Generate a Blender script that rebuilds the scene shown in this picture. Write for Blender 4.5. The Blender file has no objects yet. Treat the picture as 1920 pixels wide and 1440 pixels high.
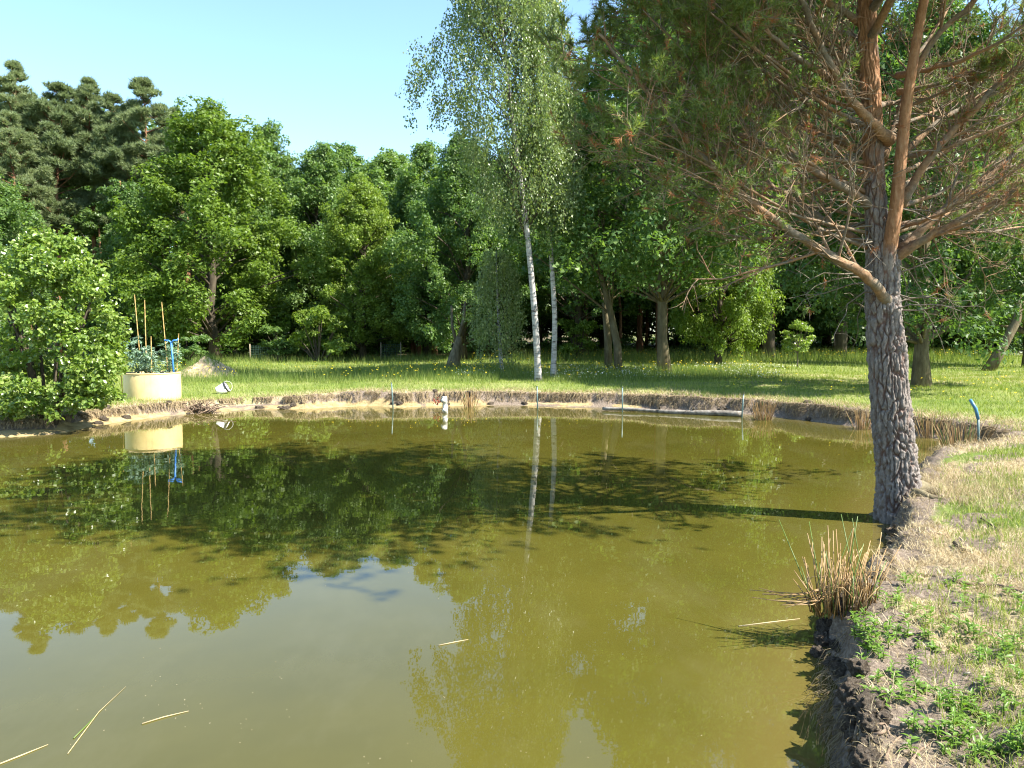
import bpy, math, random
import numpy as np
from mathutils import Vector, Matrix

R = math.radians
rng = np.random.default_rng(7)
random.seed(7)
C = bpy.context.scene.collection
scene = bpy.context.scene

# ------------------------------------------------------------------ camera, sky, sun, exposure
F = 1500.0                    # focal length in pixels of the 1920 wide photograph
CAM_H = 2.1                   # metres above the water
PITCH = math.atan2(100, F)
cam = bpy.data.cameras.new('camera')
cam.sensor_width = 36.0
cam.lens = 36.0 * F / 1920
cam.clip_start = 0.05
cam.clip_end = 2000
camo = bpy.data.objects.new('camera', cam)
camo.location = (0, 0, CAM_H)
camo.rotation_euler = (R(90) - PITCH, 0, 0)
C.objects.link(camo)
scene.camera = camo

SUN_AZ = Vector((0.94, -0.34, 0)).normalized()
SUN_EL = R(48)
w = bpy.data.worlds.new('World')
scene.world = w
w.use_nodes = True
nt = w.node_tree
for n in list(nt.nodes):
    nt.nodes.remove(n)
sky = nt.nodes.new('ShaderNodeTexSky')
sky.sky_type = 'NISHITA'
sky.sun_disc = False
sky.sun_elevation = SUN_EL
sky.sun_rotation = math.atan2(SUN_AZ.x, SUN_AZ.y)
sky.air_density = 1.0
sky.dust_density = 0.6
sky.ozone_density = 1.0
bg = nt.nodes.new('ShaderNodeBackground')
bg.inputs['Strength'].default_value = 0.108
wo = nt.nodes.new('ShaderNodeOutputWorld')
tint = nt.nodes.new('ShaderNodeMix')       # the camera's cool-green white balance
tint.data_type = 'RGBA'
tint.blend_type = 'MULTIPLY'
tint.inputs[0].default_value = 1.0
tint.inputs[7].default_value = (0.86, 0.97, 1.0, 1)
nt.links.new(sky.outputs[0], tint.inputs[6])
nt.links.new(tint.outputs[2], bg.inputs['Color'])
nt.links.new(bg.outputs[0], wo.inputs['Surface'])

sl = bpy.data.lights.new('sun', 'SUN')
sl.energy = 4.8
sl.angle = R(0.53)
sl.color = (1.0, 0.94, 0.84)
so = bpy.data.objects.new('sun', sl)
sd = Vector((SUN_AZ.x * math.cos(SUN_EL), SUN_AZ.y * math.cos(SUN_EL), math.sin(SUN_EL)))
so.rotation_euler = sd.to_track_quat('Z', 'Y').to_euler()
so.location = (20, -10, 30)
C.objects.link(so)

scene.view_settings.view_transform = 'Standard'
scene.view_settings.look = 'None'
scene.view_settings.exposure = 1.85
scene.view_settings.gamma = 1.0
scene.view_settings.use_curve_mapping = False
scene.render.engine = 'CYCLES'
scene.cycles.max_bounces = 6
scene.cycles.diffuse_bounces = 3
scene.cycles.glossy_bounces = 3
scene.cycles.transmission_bounces = 4
scene.cycles.transparent_max_bounces = 4
scene.cycles.filter_width = 1.15
scene.cycles.caustics_reflective = False
scene.cycles.caustics_refractive = False

# ------------------------------------------------------------------ where a photo point is in the place
CP, SP = math.cos(PITCH), math.sin(PITCH)


def ray(px, py):
    u, v = (px - 960) / F, (720 - py) / F
    return np.array([u, CP + v * SP, -SP + v * CP])


def at(px, py, D):
    d = ray(px, py)
    return np.array([0, 0, CAM_H]) + d * (D / d[1])


def gp(px, py, z=0.0):
    d = ray(px, py)
    return np.array([0, 0, CAM_H]) + d * ((z - CAM_H) / d[2])


# ------------------------------------------------------------------ numpy noise
def _hash(i, j, k, s):
    h = (i * 374761393 + j * 668265263 + k * 1274126177 + s * 974634713) & 0xFFFFFFFF
    h = ((h ^ (h >> 13)) * 1103515245) & 0xFFFFFFFF
    h = ((h ^ (h >> 15)) * 2246822519) & 0xFFFFFFFF
    return ((h ^ (h >> 16)) & 0xFFFFFF) / float(0xFFFFFF)


def vnoise(x, y, z=None, seed=0):
    x = np.asarray(x, float)
    y = np.asarray(y, float)
    z = np.zeros_like(x) if z is None else np.asarray(z, float)
    xi, yi, zi = np.floor(x).astype(np.int64), np.floor(y).astype(np.int64), np.floor(z).astype(np.int64)
    fx, fy, fz = x - xi, y - yi, z - zi
    fx, fy, fz = fx * fx * (3 - 2 * fx), fy * fy * (3 - 2 * fy), fz * fz * (3 - 2 * fz)
    r = 0
    for a in (0, 1):
        wa = fx if a else 1 - fx
        for b in (0, 1):
            wb = fy if b else 1 - fy
            for c in (0, 1):
                wc = fz if c else 1 - fz
                r = r + _hash(xi + a, yi + b, zi + c, seed) * wa * wb * wc
    return r


def fbm(x, y, z=None, seed=0, o=4):
    a, s, t, f = 0.5, 0, 0, 1.0
    for i in range(o):
        s = s + a * vnoise(x * f, y * f, None if z is None else z * f, seed + i * 17)
        t += a
        a *= 0.5
        f *= 2.03
    return s / t


def worley(x, y, z, seed=0):
    xi, yi, zi = np.floor(x).astype(np.int64), np.floor(y).astype(np.int64), np.floor(z).astype(np.int64)
    f1 = np.full(x.shape, 9.0)
    f2 = np.full(x.shape, 9.0)
    cid = np.zeros(x.shape)
    for a in (-1, 0, 1):
        for b in (-1, 0, 1):
            for c in (-1, 0, 1):
                i, j, k = xi + a, yi + b, zi + c
                h = _hash(i, j, k, seed)
                px = i + h
                py = j + _hash(i, j, k, seed + 1)
                pz = k + _hash(i, j, k, seed + 2)
                d = np.sqrt((px - x) ** 2 + (py - y) ** 2 + (pz - z) ** 2)
                m = d < f1
                f2 = np.where(m, f1, np.minimum(f2, d))
                cid = np.where(m, h, cid)
                f1 = np.where(m, d, f1)
    return f1, f2, cid


# ------------------------------------------------------------------ mesh helpers
def mesh(name, V, groups, mats, smooth=False):
    """groups: list of (faces NxK int array, material index)."""
    V = np.asarray(V, np.float32)
    me = bpy.data.meshes.new(name)
    loops, starts, mi = [], [], []
    pos = 0
    for Fc, m in groups:
        Fc = np.asarray(Fc, np.int32)
        if Fc.size == 0:
            continue
        k = Fc.shape[1]
        loops.append(Fc.ravel())
        starts.append(np.arange(len(Fc), dtype=np.int32) * k + pos)
        mi.append(np.full(len(Fc), m, np.int32))
        pos += Fc.size
    loops = np.concatenate(loops)
    starts = np.concatenate(starts)
    mi = np.concatenate(mi)
    me.vertices.add(len(V))
    me.vertices.foreach_set('co', V.ravel())
    me.loops.add(len(loops))
    me.loops.foreach_set('vertex_index', loops)
    me.polygons.add(len(starts))
    me.polygons.foreach_set('loop_start', starts)
    me.polygons.foreach_set('material_index', mi)
    me.polygons.foreach_set('use_smooth', np.full(len(starts), smooth))
    for m in mats:
        me.materials.append(m)
    me.update(calc_edges=True)
    me.validate()
    return me


def attr(me, name, vals):
    a = me.attributes.new(name, 'FLOAT', 'POINT')
    a.data.foreach_set('value', np.asarray(vals, np.float32))


def link(name, me, parent=None):
    o = bpy.data.objects.new(name, me)
    C.objects.link(o)
    if parent is not None:
        o.parent = parent
    return o


def tag(o, label=None, cat=None, group=None, kind=None):
    if label:
        o['label'] = label
    if cat:
        o['category'] = cat
    if group:
        o['group'] = group
    if kind:
        o['kind'] = kind
    return o


def empty(name, loc, rz=0.0):
    o = bpy.data.objects.new(name, None)
    o.empty_display_size = 0.2
    o.location = tuple(float(v) for v in loc)
    o.rotation_euler = (0, 0, rz)
    C.objects.link(o)
    return o


KIDS = {}


def part(name, me, parent, kind=None):
    o = link(name, me, parent)
    KIDS.setdefault(parent.name, []).append(o)
    if kind:
        o['kind'] = kind
    return o


def dup(root, loc, rz=0.0, s=(1, 1, 1)):
    r = root.copy()
    C.objects.link(r)
    r.location = tuple(float(v) for v in loc)
    r.rotation_euler = (0, 0, rz)
    r.scale = s
    for ch in KIDS.get(root.name, []):
        c = ch.copy()
        C.objects.link(c)
        c.parent = r
        KIDS.setdefault(r.name, []).append(c)
        for g in KIDS.get(ch.name, []):
            d = g.copy()
            C.objects.link(d)
            d.parent = c
            KIDS.setdefault(c.name, []).append(d)
    return r


class MB:
    """collects shapes into one mesh"""

    def __init__(self):
        self.v, self.q, self.t, self.n = [], [], [], 0

    def add(self, V, Q=None, T=None):
        V = np.asarray(V, float)
        if Q is not None and len(Q):
            self.q.append(np.asarray(Q) + self.n)
        if T is not None and len(T):
            self.t.append(np.asarray(T) + self.n)
        self.v.append(V)
        self.n += len(V)
        return self

    def tube(self, path, rad, sides=6, cap=True):
        P = np.asarray(path, float)
        n = len(P)
        rad = np.broadcast_to(np.asarray(rad, float), (n,))
        T = np.gradient(P, axis=0)
        T /= np.linalg.norm(T, axis=1)[:, None] + 1e-9
        ref = np.array([0, 0, 1.0]) if abs(T[0, 2]) < 0.9 else np.array([1.0, 0, 0])
        u = np.cross(T[0], ref)
        u /= np.linalg.norm(u)
        rings = []
        an = np.arange(sides) * 2 * math.pi / sides
        for i in range(n):
            u = u - T[i] * np.dot(u, T[i])
            u /= np.linalg.norm(u) + 1e-9
            vv = np.cross(T[i], u)
            rings.append(P[i] + rad[i] * (np.cos(an)[:, None] * u + np.sin(an)[:, None] * vv))
        V = np.concatenate(rings)
        i0 = np.arange(sides)
        i1 = (i0 + 1) % sides
        Q = np.concatenate([np.stack([k * sides + i0, k * sides + i1, (k + 1) * sides + i1, (k + 1) * sides + i0], 1) for k in range(n - 1)])
        Tt = []
        if cap:
            V = np.concatenate([V, [P[0], P[-1]]])
            Tt = np.concatenate([np.stack([i1, i0, np.full(sides, n * sides)], 1),
                                 np.stack([(n - 1) * sides + i0, (n - 1) * sides + i1, np.full(sides, n * sides + 1)], 1)])
        return self.add(V, Q, Tt)

    def lathe(self, prof, sides=32, close=False):
        prof = np.asarray(prof, float)
        an = np.arange(sides) * 2 * math.pi / sides
        n = len(prof)
        V = np.concatenate([np.stack([r * np.cos(an), r * np.sin(an), np.full(sides, z)], 1) for r, z in prof])
        i0 = np.arange(sides)
        i1 = (i0 + 1) % sides
        Q = np.concatenate([np.stack([k * sides + i0, k * sides + i1, (k + 1) * sides + i1, (k + 1) * sides + i0], 1) for k in range(n - 1)])
        return self.add(V, Q)

    def box(self, c, s):
        c, s = np.asarray(c, float), np.asarray(s, float) / 2
        V = np.array([[x, y, z] for x in (-1, 1) for y in (-1, 1) for z in (-1, 1)]) * s + c
        Q = [[0, 1, 3, 2], [4, 6, 7, 5], [0, 4, 5, 1], [2, 3, 7, 6], [0, 2, 6, 4], [1, 5, 7, 3]]
        return self.add(V, Q)

    def build(self, name, mat, smooth=True):
        V = np.concatenate(self.v)
        g = []
        if self.q:
            g.append((np.concatenate(self.q), 0))
        if self.t:
            g.append((np.concatenate(self.t), 0))
        return mesh(name, V, g, [mat], smooth)


def unit(a):
    return a / (np.linalg.norm(a, axis=-1, keepdims=True) + 1e-9)


def leaves(P, N, L, W, g, fold=0.25, axis=None, six=False, tri=False):
    """one small folded leaf per point; returns V, faces"""
    n = len(P)
    L = np.broadcast_to(np.asarray(L, float), (n,))[:, None]
    W = np.broadcast_to(np.asarray(W, float), (n,))[:, None]
    N = unit(N)
    a = g.normal(size=(n, 3)) if axis is None else axis + 0.25 * g.normal(size=(n, 3))
    a = unit(a - N * np.sum(a * N, 1, keepdims=True))
    b = np.cross(N, a)
    base, tip = P, P + a * L
    if tri:
        V = np.stack([P - b * W * .5 + a * L * .15, P + b * W * .5 - a * L * .1, tip], 1).reshape(-1, 3)
        return V, np.arange(n)[:, None] * 3 + np.array([[0, 1, 2]])
    if six:
        p = [base, P + a * L * .3 + b * W * .5 + N * W * fold, P + a * L * .72 + b * W * .36 + N * W * fold * .6, tip,
             P + a * L * .72 - b * W * .36 + N * W * fold * .6, P + a * L * .3 - b * W * .5 + N * W * fold]
        V = np.stack(p, 1).reshape(-1, 3)
        i = np.arange(n)[:, None] * 6
        Q = np.concatenate([i + np.array([[0, 1, 2, 3]]), i + np.array([[0, 3, 4, 5]])])
        return V, Q
    m = P + a * L * .45
    V = np.stack([base, m + b * W * .5 + N * W * fold, tip, m - b * W * .5 + N * W * fold], 1).reshape(-1, 3)
    i = np.arange(n)[:, None] * 4
    return V, i + np.array([[0, 1, 2, 3]])


def blades(P, H, W, lean, g, seg=2):
    """grass blades: tapered and bent. returns V, Q, T"""
    n = len(P)
    H = np.broadcast_to(np.asarray(H, float), (n,))[:, None]
    W = np.broadcast_to(np.asarray(W, float), (n,))[:, None]
    th = g.uniform(0, 2 * math.pi, n)
    ph = g.uniform(0, 2 * math.pi, n)
    side = np.stack([np.cos(th), np.sin(th), np.zeros(n)], 1)
    ld = np.stack([np.cos(ph), np.sin(ph), np.zeros(n)], 1) * (np.broadcast_to(np.asarray(lean, float), (n,)) * g.uniform(.2, 1.6, n))[:, None]
    up = np.array([0, 0, 1.0])
    tip = P + H * (up + ld) / np.sqrt(1 + np.sum(ld * ld, 1, keepdims=True))
    if seg == 1:
        V = np.stack([P - side * W * .5, P + side * W * .5, tip], 1).reshape(-1, 3)
        return V, None, np.arange(n)[:, None] * 3 + np.array([[0, 1, 2]])
    mid = P + H * .55 * (up + ld * .45) / np.sqrt(1 + np.sum((ld * .45) ** 2, 1, keepdims=True))
    V = np.stack([P - side * W * .5, P + side * W * .5, mid + side * W * .4, mid - side * W * .4, tip], 1).reshape(-1, 3)
    i = np.arange(n)[:, None] * 5
    return V, i + np.array([[0, 1, 2, 3]]), i + np.array([[3, 2, 4]])


# ------------------------------------------------------------------ materials
class NT:
    def __init__(self, name):
        self.m = bpy.data.materials.new(name)
        self.m.use_nodes = True
        self.t = self.m.node_tree
        for n in list(self.t.nodes):
            self.t.nodes.remove(n)
        self.out = self.n('ShaderNodeOutputMaterial')

    def n(self, ty, **kw):
        x = self.t.nodes.new(ty)
        for k, v in kw.items():
            setattr(x, k, v)
        return x

    def l(self, a, b):
        self.t.links.new(a, b)

    def ramp(self, fac, stops, interp='LINEAR'):
        r = self.n('ShaderNodeValToRGB')
        r.color_ramp.interpolation = interp
        e = r.color_ramp.elements
        while len(e) < len(stops):
            e.new(0.5)
        for k, (p, c) in enumerate(stops):
            e[k].position = p
            e[k].color = (*c, 1)
        if fac is not None:
            self.l(fac, r.inputs[0])
        return r.outputs[0]

    def mix(self, fac, a, b):
        x = self.n('ShaderNodeMix', data_type='RGBA')
        for s, v in ((x.inputs[0], fac), (x.inputs[6], a), (x.inputs[7], b)):
            if isinstance(v, (int, float)):
                s.default_value = v
            elif isinstance(v, tuple):
                s.default_value = (*v, 1)
            else:
                self.l(v, s)
        return x.outputs[2]

    def noise(self, scale, detail=4, rough=.6, vec=None):
        x = self.n('ShaderNodeTexNoise')
        x.inputs['Scale'].default_value = scale
        x.inputs['Detail'].default_value = detail
        x.inputs['Roughness'].default_value = rough
        if vec is not None:
            self.l(vec, x.inputs['Vector'])
        return x.outputs[0]

    def coord(self, which='Object', scale=(1, 1, 1)):
        t = self.n('ShaderNodeTexCoord')
        mp = self.n('ShaderNodeMapping')
        mp.inputs['Scale'].default_value = scale
        self.l(t.outputs[which], mp.inputs[0])
        return mp.outputs[0]

    def bump(self, h, strength=.4, dist=.02):
        b = self.n('ShaderNodeBump')
        b.inputs['Strength'].default_value = strength
        b.inputs['Distance'].default_value = dist
        self.l(h, b.inputs['Height'])
        return b.outputs[0]

    def bsdf(self, col, rough=.8, normal=None, spec=.3, **kw):
        p = self.n('ShaderNodeBsdfPrincipled')
        if isinstance(col, tuple):
            p.inputs['Base Color'].default_value = (*col, 1)
        else:
            self.l(col, p.inputs['Base Color'])
        p.inputs['Roughness'].default_value = rough
        p.inputs['Specular IOR Level'].default_value = spec
        for k, v in kw.items():
            p.inputs[k].default_value = v
        if normal is not None:
            self.l(normal, p.inputs['Normal'])
        return p

    def done(self, sh):
        self.l(sh, self.out.inputs[0])
        return self.m


def leaf_mat(name, stops, trans=.4, rough=.45, spec=.35, tcol=(1.25, 1.3, .5)):
    """leaf colour varies from leaf to leaf and from tree to tree"""
    m = NT(name)
    g = m.n('ShaderNodeNewGeometry')
    oi = m.n('ShaderNodeObjectInfo')
    ad = m.n('ShaderNodeMath', operation='MULTIPLY_ADD')
    m.l(oi.outputs['Random'], ad.inputs[0])
    ad.inputs[1].default_value = .3
    mu = m.n('ShaderNodeMath', operation='MULTIPLY')
    m.l(g.outputs['Random Per Island'], mu.inputs[0])
    mu.inputs[1].default_value = .7
    m.l(mu.outputs[0], ad.inputs[2])
    col = m.ramp(ad.outputs[0], stops)
    p = m.bsdf(col, rough, spec=spec)
    tr = m.n('ShaderNodeBsdfTranslucent')
    tc = m.n('ShaderNodeMix', data_type='RGBA', blend_type='MULTIPLY')
    tc.inputs[0].default_value = 1
    m.l(col, tc.inputs[6])
    tc.inputs[7].default_value = (*tcol, 1)
    m.l(tc.outputs[2], tr.inputs[0])
    mx = m.n('ShaderNodeMixShader')
    mx.inputs[0].default_value = trans
    m.l(p.outputs[0], mx.inputs[1])
    m.l(tr.outputs[0], mx.inputs[2])
    return m.done(mx.outputs[0])


def bark_mat(name, stops, scale=(9, 9, 2), bump=.6, dist=.03):
    m = NT(name)
    c = m.coord('Object', scale)
    n1 = m.noise(1.0, 6, .65, c)
    col = m.ramp(n1, stops)
    return m.done(m.bsdf(col, .9, m.bump(n1, bump, dist), .15).outputs[0])


def plain(name, col, rough=.6, spec=.4, var=.15, scale=6.0, bump=0.0, **kw):
    m = NT(name)
    c = m.coord('Object')
    n1 = m.noise(scale, 5, .6, c)
    a = tuple(v * (1 - var) for v in col)
    b = tuple(min(1, v * (1 + var)) for v in col)
    cc = m.ramp(n1, [(.3, a), (.7, b)])
    nb = m.bump(n1, bump, .01) if bump else None
    return m.done(m.bsdf(cc, rough, nb, spec, **kw).outputs[0])


M = {}
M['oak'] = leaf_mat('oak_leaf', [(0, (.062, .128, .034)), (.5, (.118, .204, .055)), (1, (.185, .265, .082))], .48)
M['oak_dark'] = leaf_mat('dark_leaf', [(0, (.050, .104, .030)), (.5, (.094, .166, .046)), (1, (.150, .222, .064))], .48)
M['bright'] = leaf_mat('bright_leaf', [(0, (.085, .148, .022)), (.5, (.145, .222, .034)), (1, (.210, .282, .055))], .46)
M['hazel'] = leaf_mat('hazel_leaf', [(0, (.10, .18, .026)), (.5, (.20, .29, .055)), (.78, (.32, .40, .12)), (.9, (.50, .54, .30)), (1, (.62, .64, .45))], .44, .3, .7)  # palest stops paint sun glare onto some of the leaves
M['birch'] = leaf_mat('birch_leaf', [(0, (.11, .165, .055)), (.5, (.19, .25, .095)), (1, (.32, .37, .18))], .45, .35, .5)
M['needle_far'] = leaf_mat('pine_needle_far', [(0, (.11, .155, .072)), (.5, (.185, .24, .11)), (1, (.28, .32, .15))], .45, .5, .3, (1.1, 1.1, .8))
M['needle'] = leaf_mat('pine_needle', [(0, (.075, .12, .036)), (.5, (.155, .21, .06)), (1, (.26, .295, .09))], .42, .45, .35)
M['needle_dead'] = leaf_mat('dead_needle', [(0, (.20, .075, .03)), (.5, (.28, .115, .045)), (1, (.36, .17, .07))], .2, .6, .2, (1, .9, .7))
M['tomato'] = leaf_mat('tomato_leaf', [(0, (.10, .18, .12)), (.5, (.18, .28, .19)), (1, (.28, .38, .28))], .25, .5, .4)
M['weed'] = leaf_mat('weed_leaf', [(0, (.075, .15, .022)), (.5, (.13, .23, .035)), (1, (.20, .30, .065))], .4, .42, .4)
M['grass'] = leaf_mat('grass_blade', [(0, (.11, .175, .028)), (.45, (.195, .262, .045)), (.8, (.28, .32, .08)), (1, (.42, .40, .18))], .35, .55, .25)
M['tall_grass'] = leaf_mat('tall_grass_blade', [(0, (.075, .135, .025)), (.5, (.120, .185, .035)), (1, (.25, .28, .09))], .35, .55, .25)
M['straw'] = leaf_mat('straw', [(0, (.22, .16, .085)), (.5, (.48, .39, .22)), (1, (.70, .61, .41))], .2, .6, .25, (1, .9, .7))
M['thatch'] = leaf_mat('bank_thatch', [(0, (.10, .075, .045)), (.5, (.22, .165, .095)), (1, (.40, .32, .19))], .12, .75, .15, (1, .9, .7))
M['reed'] = leaf_mat('reed_stem', [(0, (.14, .08, .03)), (.5, (.30, .185, .075)), (1, (.50, .37, .19))], .1, .5, .35, (1, .9, .6))
M['reed_green'] = leaf_mat('green_reed_stem', [(0, (.06, .12, .02)), (1, (.14, .20, .04))], .15, .45, .4)
M['yellow'] = plain('yellow_petal', (.72, .55, .02), .6, .2)
M['white_petal'] = plain('white_petal', (.75, .75, .68), .6, .2)
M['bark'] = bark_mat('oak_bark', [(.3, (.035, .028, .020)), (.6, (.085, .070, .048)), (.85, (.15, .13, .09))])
M['bark_lit'] = bark_mat('lit_mossy_oak_bark', [(.3, (.07, .055, .032)), (.55, (.15, .125, .075)), (.8, (.25, .22, .14))], (7, 7, 2.2), .8, .04)  # paler copy of the oak bark, sunlight put into its colour
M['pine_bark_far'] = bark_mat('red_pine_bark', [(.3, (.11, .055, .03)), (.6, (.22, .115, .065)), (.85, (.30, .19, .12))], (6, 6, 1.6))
M['twig'] = bark_mat('twig_bark', [(.3, (.12, .08, .05)), (.6, (.22, .155, .10)), (.85, (.33, .26, .19))], (14, 14, 14))
M['dead_twig'] = bark_mat('dead_twig_bark', [(.3, (.10, .08, .06)), (.7, (.24, .21, .165))], (14, 14, 14))


def birch_bark():
    m = NT('birch_bark')
    c = m.coord('Object', (2.2, 2.2, 9))
    n1 = m.noise(1.6, 5, .7, c)
    c2 = m.coord('Object', (.7, .7, 1.1))
    n2 = m.noise(1.3, 3, .6, c2)
    a = m.ramp(n1, [(.36, (.035, .03, .028)), (.44, (.27, .25, .23)), (.68, (.47, .455, .43))])
    b = m.ramp(n2, [(.62, (0, 0, 0)), (.70, (1, 1, 1))])
    col = m.mix(b, a, (.10, .085, .075))
    return m.done(m.bsdf(col, .65, m.bump(n1, .3, .01), .25).outputs[0])


M['birch_bark'] = birch_bark()


def pine_bark():
    """grey plates, red-brown inner bark in the fissures, orange flaky bark higher up"""
    m = NT('pine_bark')
    a = m.n('ShaderNodeAttribute', attribute_name='plate')
    o = m.n('ShaderNodeAttribute', attribute_name='orange')
    c = m.coord('Object', (1, 1, .5))
    n1 = m.noise(26, 6, .7, c)
    n2 = m.noise(5, 4, .6, c)
    grey = m.ramp(n1, [(.25, (.075, .062, .055)), (.5, (.175, .150, .133)), (.8, (.34, .305, .28))])
    red = m.ramp(n1, [(.3, (.085, .05, .04)), (.7, (.17, .10, .075))])
    low = m.mix(m.ramp(a.outputs['Fac'], [(.05, (0, 0, 0)), (.4, (1, 1, 1))]), red, grey)
    org = m.ramp(n1, [(.25, (.15, .07, .034)), (.5, (.29, .15, .075)), (.8, (.40, .25, .15))])
    ad = m.n('ShaderNodeMath', operation='ADD')
    m.l(o.outputs['Fac'], ad.inputs[0])
    su = m.n('ShaderNodeMath', operation='SUBTRACT')
    m.l(n2, su.inputs[0])
    su.inputs[1].default_value = .5
    m.l(su.outputs[0], ad.inputs[1])
    col = m.mix(m.ramp(ad.outputs[0], [(.4, (0, 0, 0)), (.6, (1, 1, 1))]), low, org)
    return m.done(m.bsdf(col, .85, m.bump(n1, .7, .012), .2).outputs[0])


M['pine_bark'] = pine_bark()


def limb_bark():
    m = NT('pine_limb_bark')
    c = m.coord('Object', (1, 1, 1))
    n1 = m.noise(30, 6, .7, c)
    n2 = m.noise(3.5, 4, .6, c)
    org = m.ramp(n1, [(.25, (.12, .068, .038)), (.5, (.24, .145, .08)), (.8, (.36, .25, .155))])
    gr = m.ramp(n1, [(.25, (.08, .064, .046)), (.6, (.19, .158, .115)), (.85, (.32, .28, .215))])
    col = m.mix(m.ramp(n2, [(.42, (0, 0, 0)), (.58, (1, 1, 1))]), org, gr)
    return m.done(m.bsdf(col, .85, m.bump(n1, .7, .01), .2).outputs[0])


M['limb'] = limb_bark()


def ground_mat():
    m = NT('ground')
    c = m.coord('Object')
    A = {k: m.n('ShaderNodeAttribute', attribute_name=k).outputs['Fac'] for k in ('soil', 'sand', 'dry', 'litter')}
    n_f = m.noise(30, 6, .7, c)
    n_m = m.noise(5, 5, .6, c)
    n_c = m.noise(.5, 4, .6, c)
    g = m.mix(m.ramp(n_c, [(.35, (0, 0, 0)), (.65, (1, 1, 1))]),
              m.ramp(n_f, [(.3, (.07, .115, .022)), (.7, (.12, .175, .035))]),
              m.ramp(n_f, [(.3, (.16, .19, .055)), (.7, (.28, .28, .11))]))
    d = m.ramp(n_f, [(.25, (.15, .115, .075)), (.5, (.33, .265, .165)), (.75, (.50, .42, .28))])
    s = m.ramp(n_f, [(.25, (.06, .047, .037)), (.5, (.165, .13, .10)), (.8, (.34, .285, .225))])
    sa = m.ramp(n_m, [(.25, (.16, .115, .055)), (.5, (.30, .23, .115)), (.8, (.43, .35, .20))])
    li = m.ramp(n_f, [(.3, (.05, .042, .022)), (.7, (.13, .105, .055))])

    def sharp(a):
        ad = m.n('ShaderNodeMath', operation='ADD')
        m.l(a, ad.inputs[0])
        su = m.n('ShaderNodeMath', operation='MULTIPLY_ADD')
        m.l(n_m, su.inputs[0])
        su.inputs[1].default_value = .9
        su.inputs[2].default_value = -.45
        m.l(su.outputs[0], ad.inputs[1])
        return m.ramp(ad.outputs[0], [(.38, (0, 0, 0)), (.62, (1, 1, 1))])

    col = m.mix(sharp(A['dry']), g, d)
    col = m.mix(sharp(A['litter']), col, li)
    col = m.mix(sharp(A['soil']), col, s)
    col = m.mix(sharp(A['sand']), col, sa)
    bm = m.n('ShaderNodeMath', operation='ADD')
    m.l(n_f, bm.inputs[0])
    m.l(n_m, bm.inputs[1])
    return m.done(m.bsdf(col, .95, m.bump(bm.outputs[0], .8, .03), .1).outputs[0])


M['ground'] = ground_mat()


def water_mat():
    m = NT('pond_water')
    c = m.coord('Object')
    n1 = m.noise(.45, 5, .6, c)
    col = m.ramp(n1, [(.3, (.056, .0515, .0085)), (.7, (.075, .067, .0112))])
    sh = m.n('ShaderNodeAttribute', attribute_name='shallow')
    col = m.mix(sh.outputs['Fac'], col, (.105, .082, .024))
    n2 = m.noise(2.2, 2, .4, c)
    n3 = m.noise(9, 2, .5, c)
    ad = m.n('ShaderNodeMath', operation='MULTIPLY_ADD')
    m.l(n3, ad.inputs[0])
    ad.inputs[1].default_value = .12
    m.l(n2, ad.inputs[2])
    pm = m.ramp(m.noise(.28, 4, .6, c), [(.42, (.25, .25, .25)), (.62, (1, 1, 1))])
    bu = m.n('ShaderNodeBump')
    bu.inputs['Distance'].default_value = .02
    m.l(ad.outputs[0], bu.inputs['Height'])
    ms = m.n('ShaderNodeMath', operation='MULTIPLY')
    m.l(pm, ms.inputs[0])
    ms.inputs[1].default_value = .085
    m.l(ms.outputs[0], bu.inputs['Strength'])
    film = m.ramp(m.noise(1.1, 6, .7, m.coord('Object', (1, .45, 1))), [(.5, (0, 0, 0)), (.78, (.22, .22, .22))])
    col = m.mix(film, col, (.13, .12, .06))
    p = m.bsdf(col, .012, bu.outputs[0], .6, IOR=1.34)
    return m.done(p.outputs[0])


M['water'] = water_mat()

# ------------------------------------------------------------------ pond outline
shore_px = [(0, 820), (70, 817), (130, 812), (170, 800), (220, 793), (300, 782), (400, 773), (500, 767), (560, 768), (620, 764),
            (700, 761), (745, 765), (800, 762), (850, 762), (930, 760), (1000, 761), (1060, 764), (1130, 764), (1200, 768), (1290, 773),
            (1390, 776), (1440, 781), (1500, 787), (1560, 795), (1620, 803), (1680, 812)]
SH = [gp(x, y)[:2] for x, y in shore_px]
SH += [np.array(p) for p in ((8.15, 15.6), (8.6, 15.2), (8.75, 14.4), (8.3, 13.6), (7.5, 13.2), (6.7, 12.75), (6.0, 11.9), (5.35, 10.8), (4.85, 9.9), (4.45, 9.2))]
SH += [gp(x, y)[:2] for x, y in ((1668, 985), (1655, 1030), (1640, 1070), (1598, 1110), (1560, 1150), (1535, 1200), (1548, 1240), (1562, 1290), (1566, 1350), (1560, 1440))]
SH += [np.array(p) for p in ((1.35, 3.2), (1.0, 2.6), (.3, 2.15), (-1.2, 1.9), (-4, 1.5), (-8, 1.2), (-12, 1.6), (-15, 4), (-16.2, 8), (-15.5, 12), (-13, 14.6), (-11.2, 15.4))]
SH = np.array(SH)


def smooth_poly(P, it=2):
    for _ in range(it):
        Q = np.roll(P, -1, 0)
        P = np.stack([.75 * P + .25 * Q, .25 * P + .75 * Q], 1).reshape(-1, 2)
    return P


SHS = smooth_poly(SH, 1)


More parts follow.
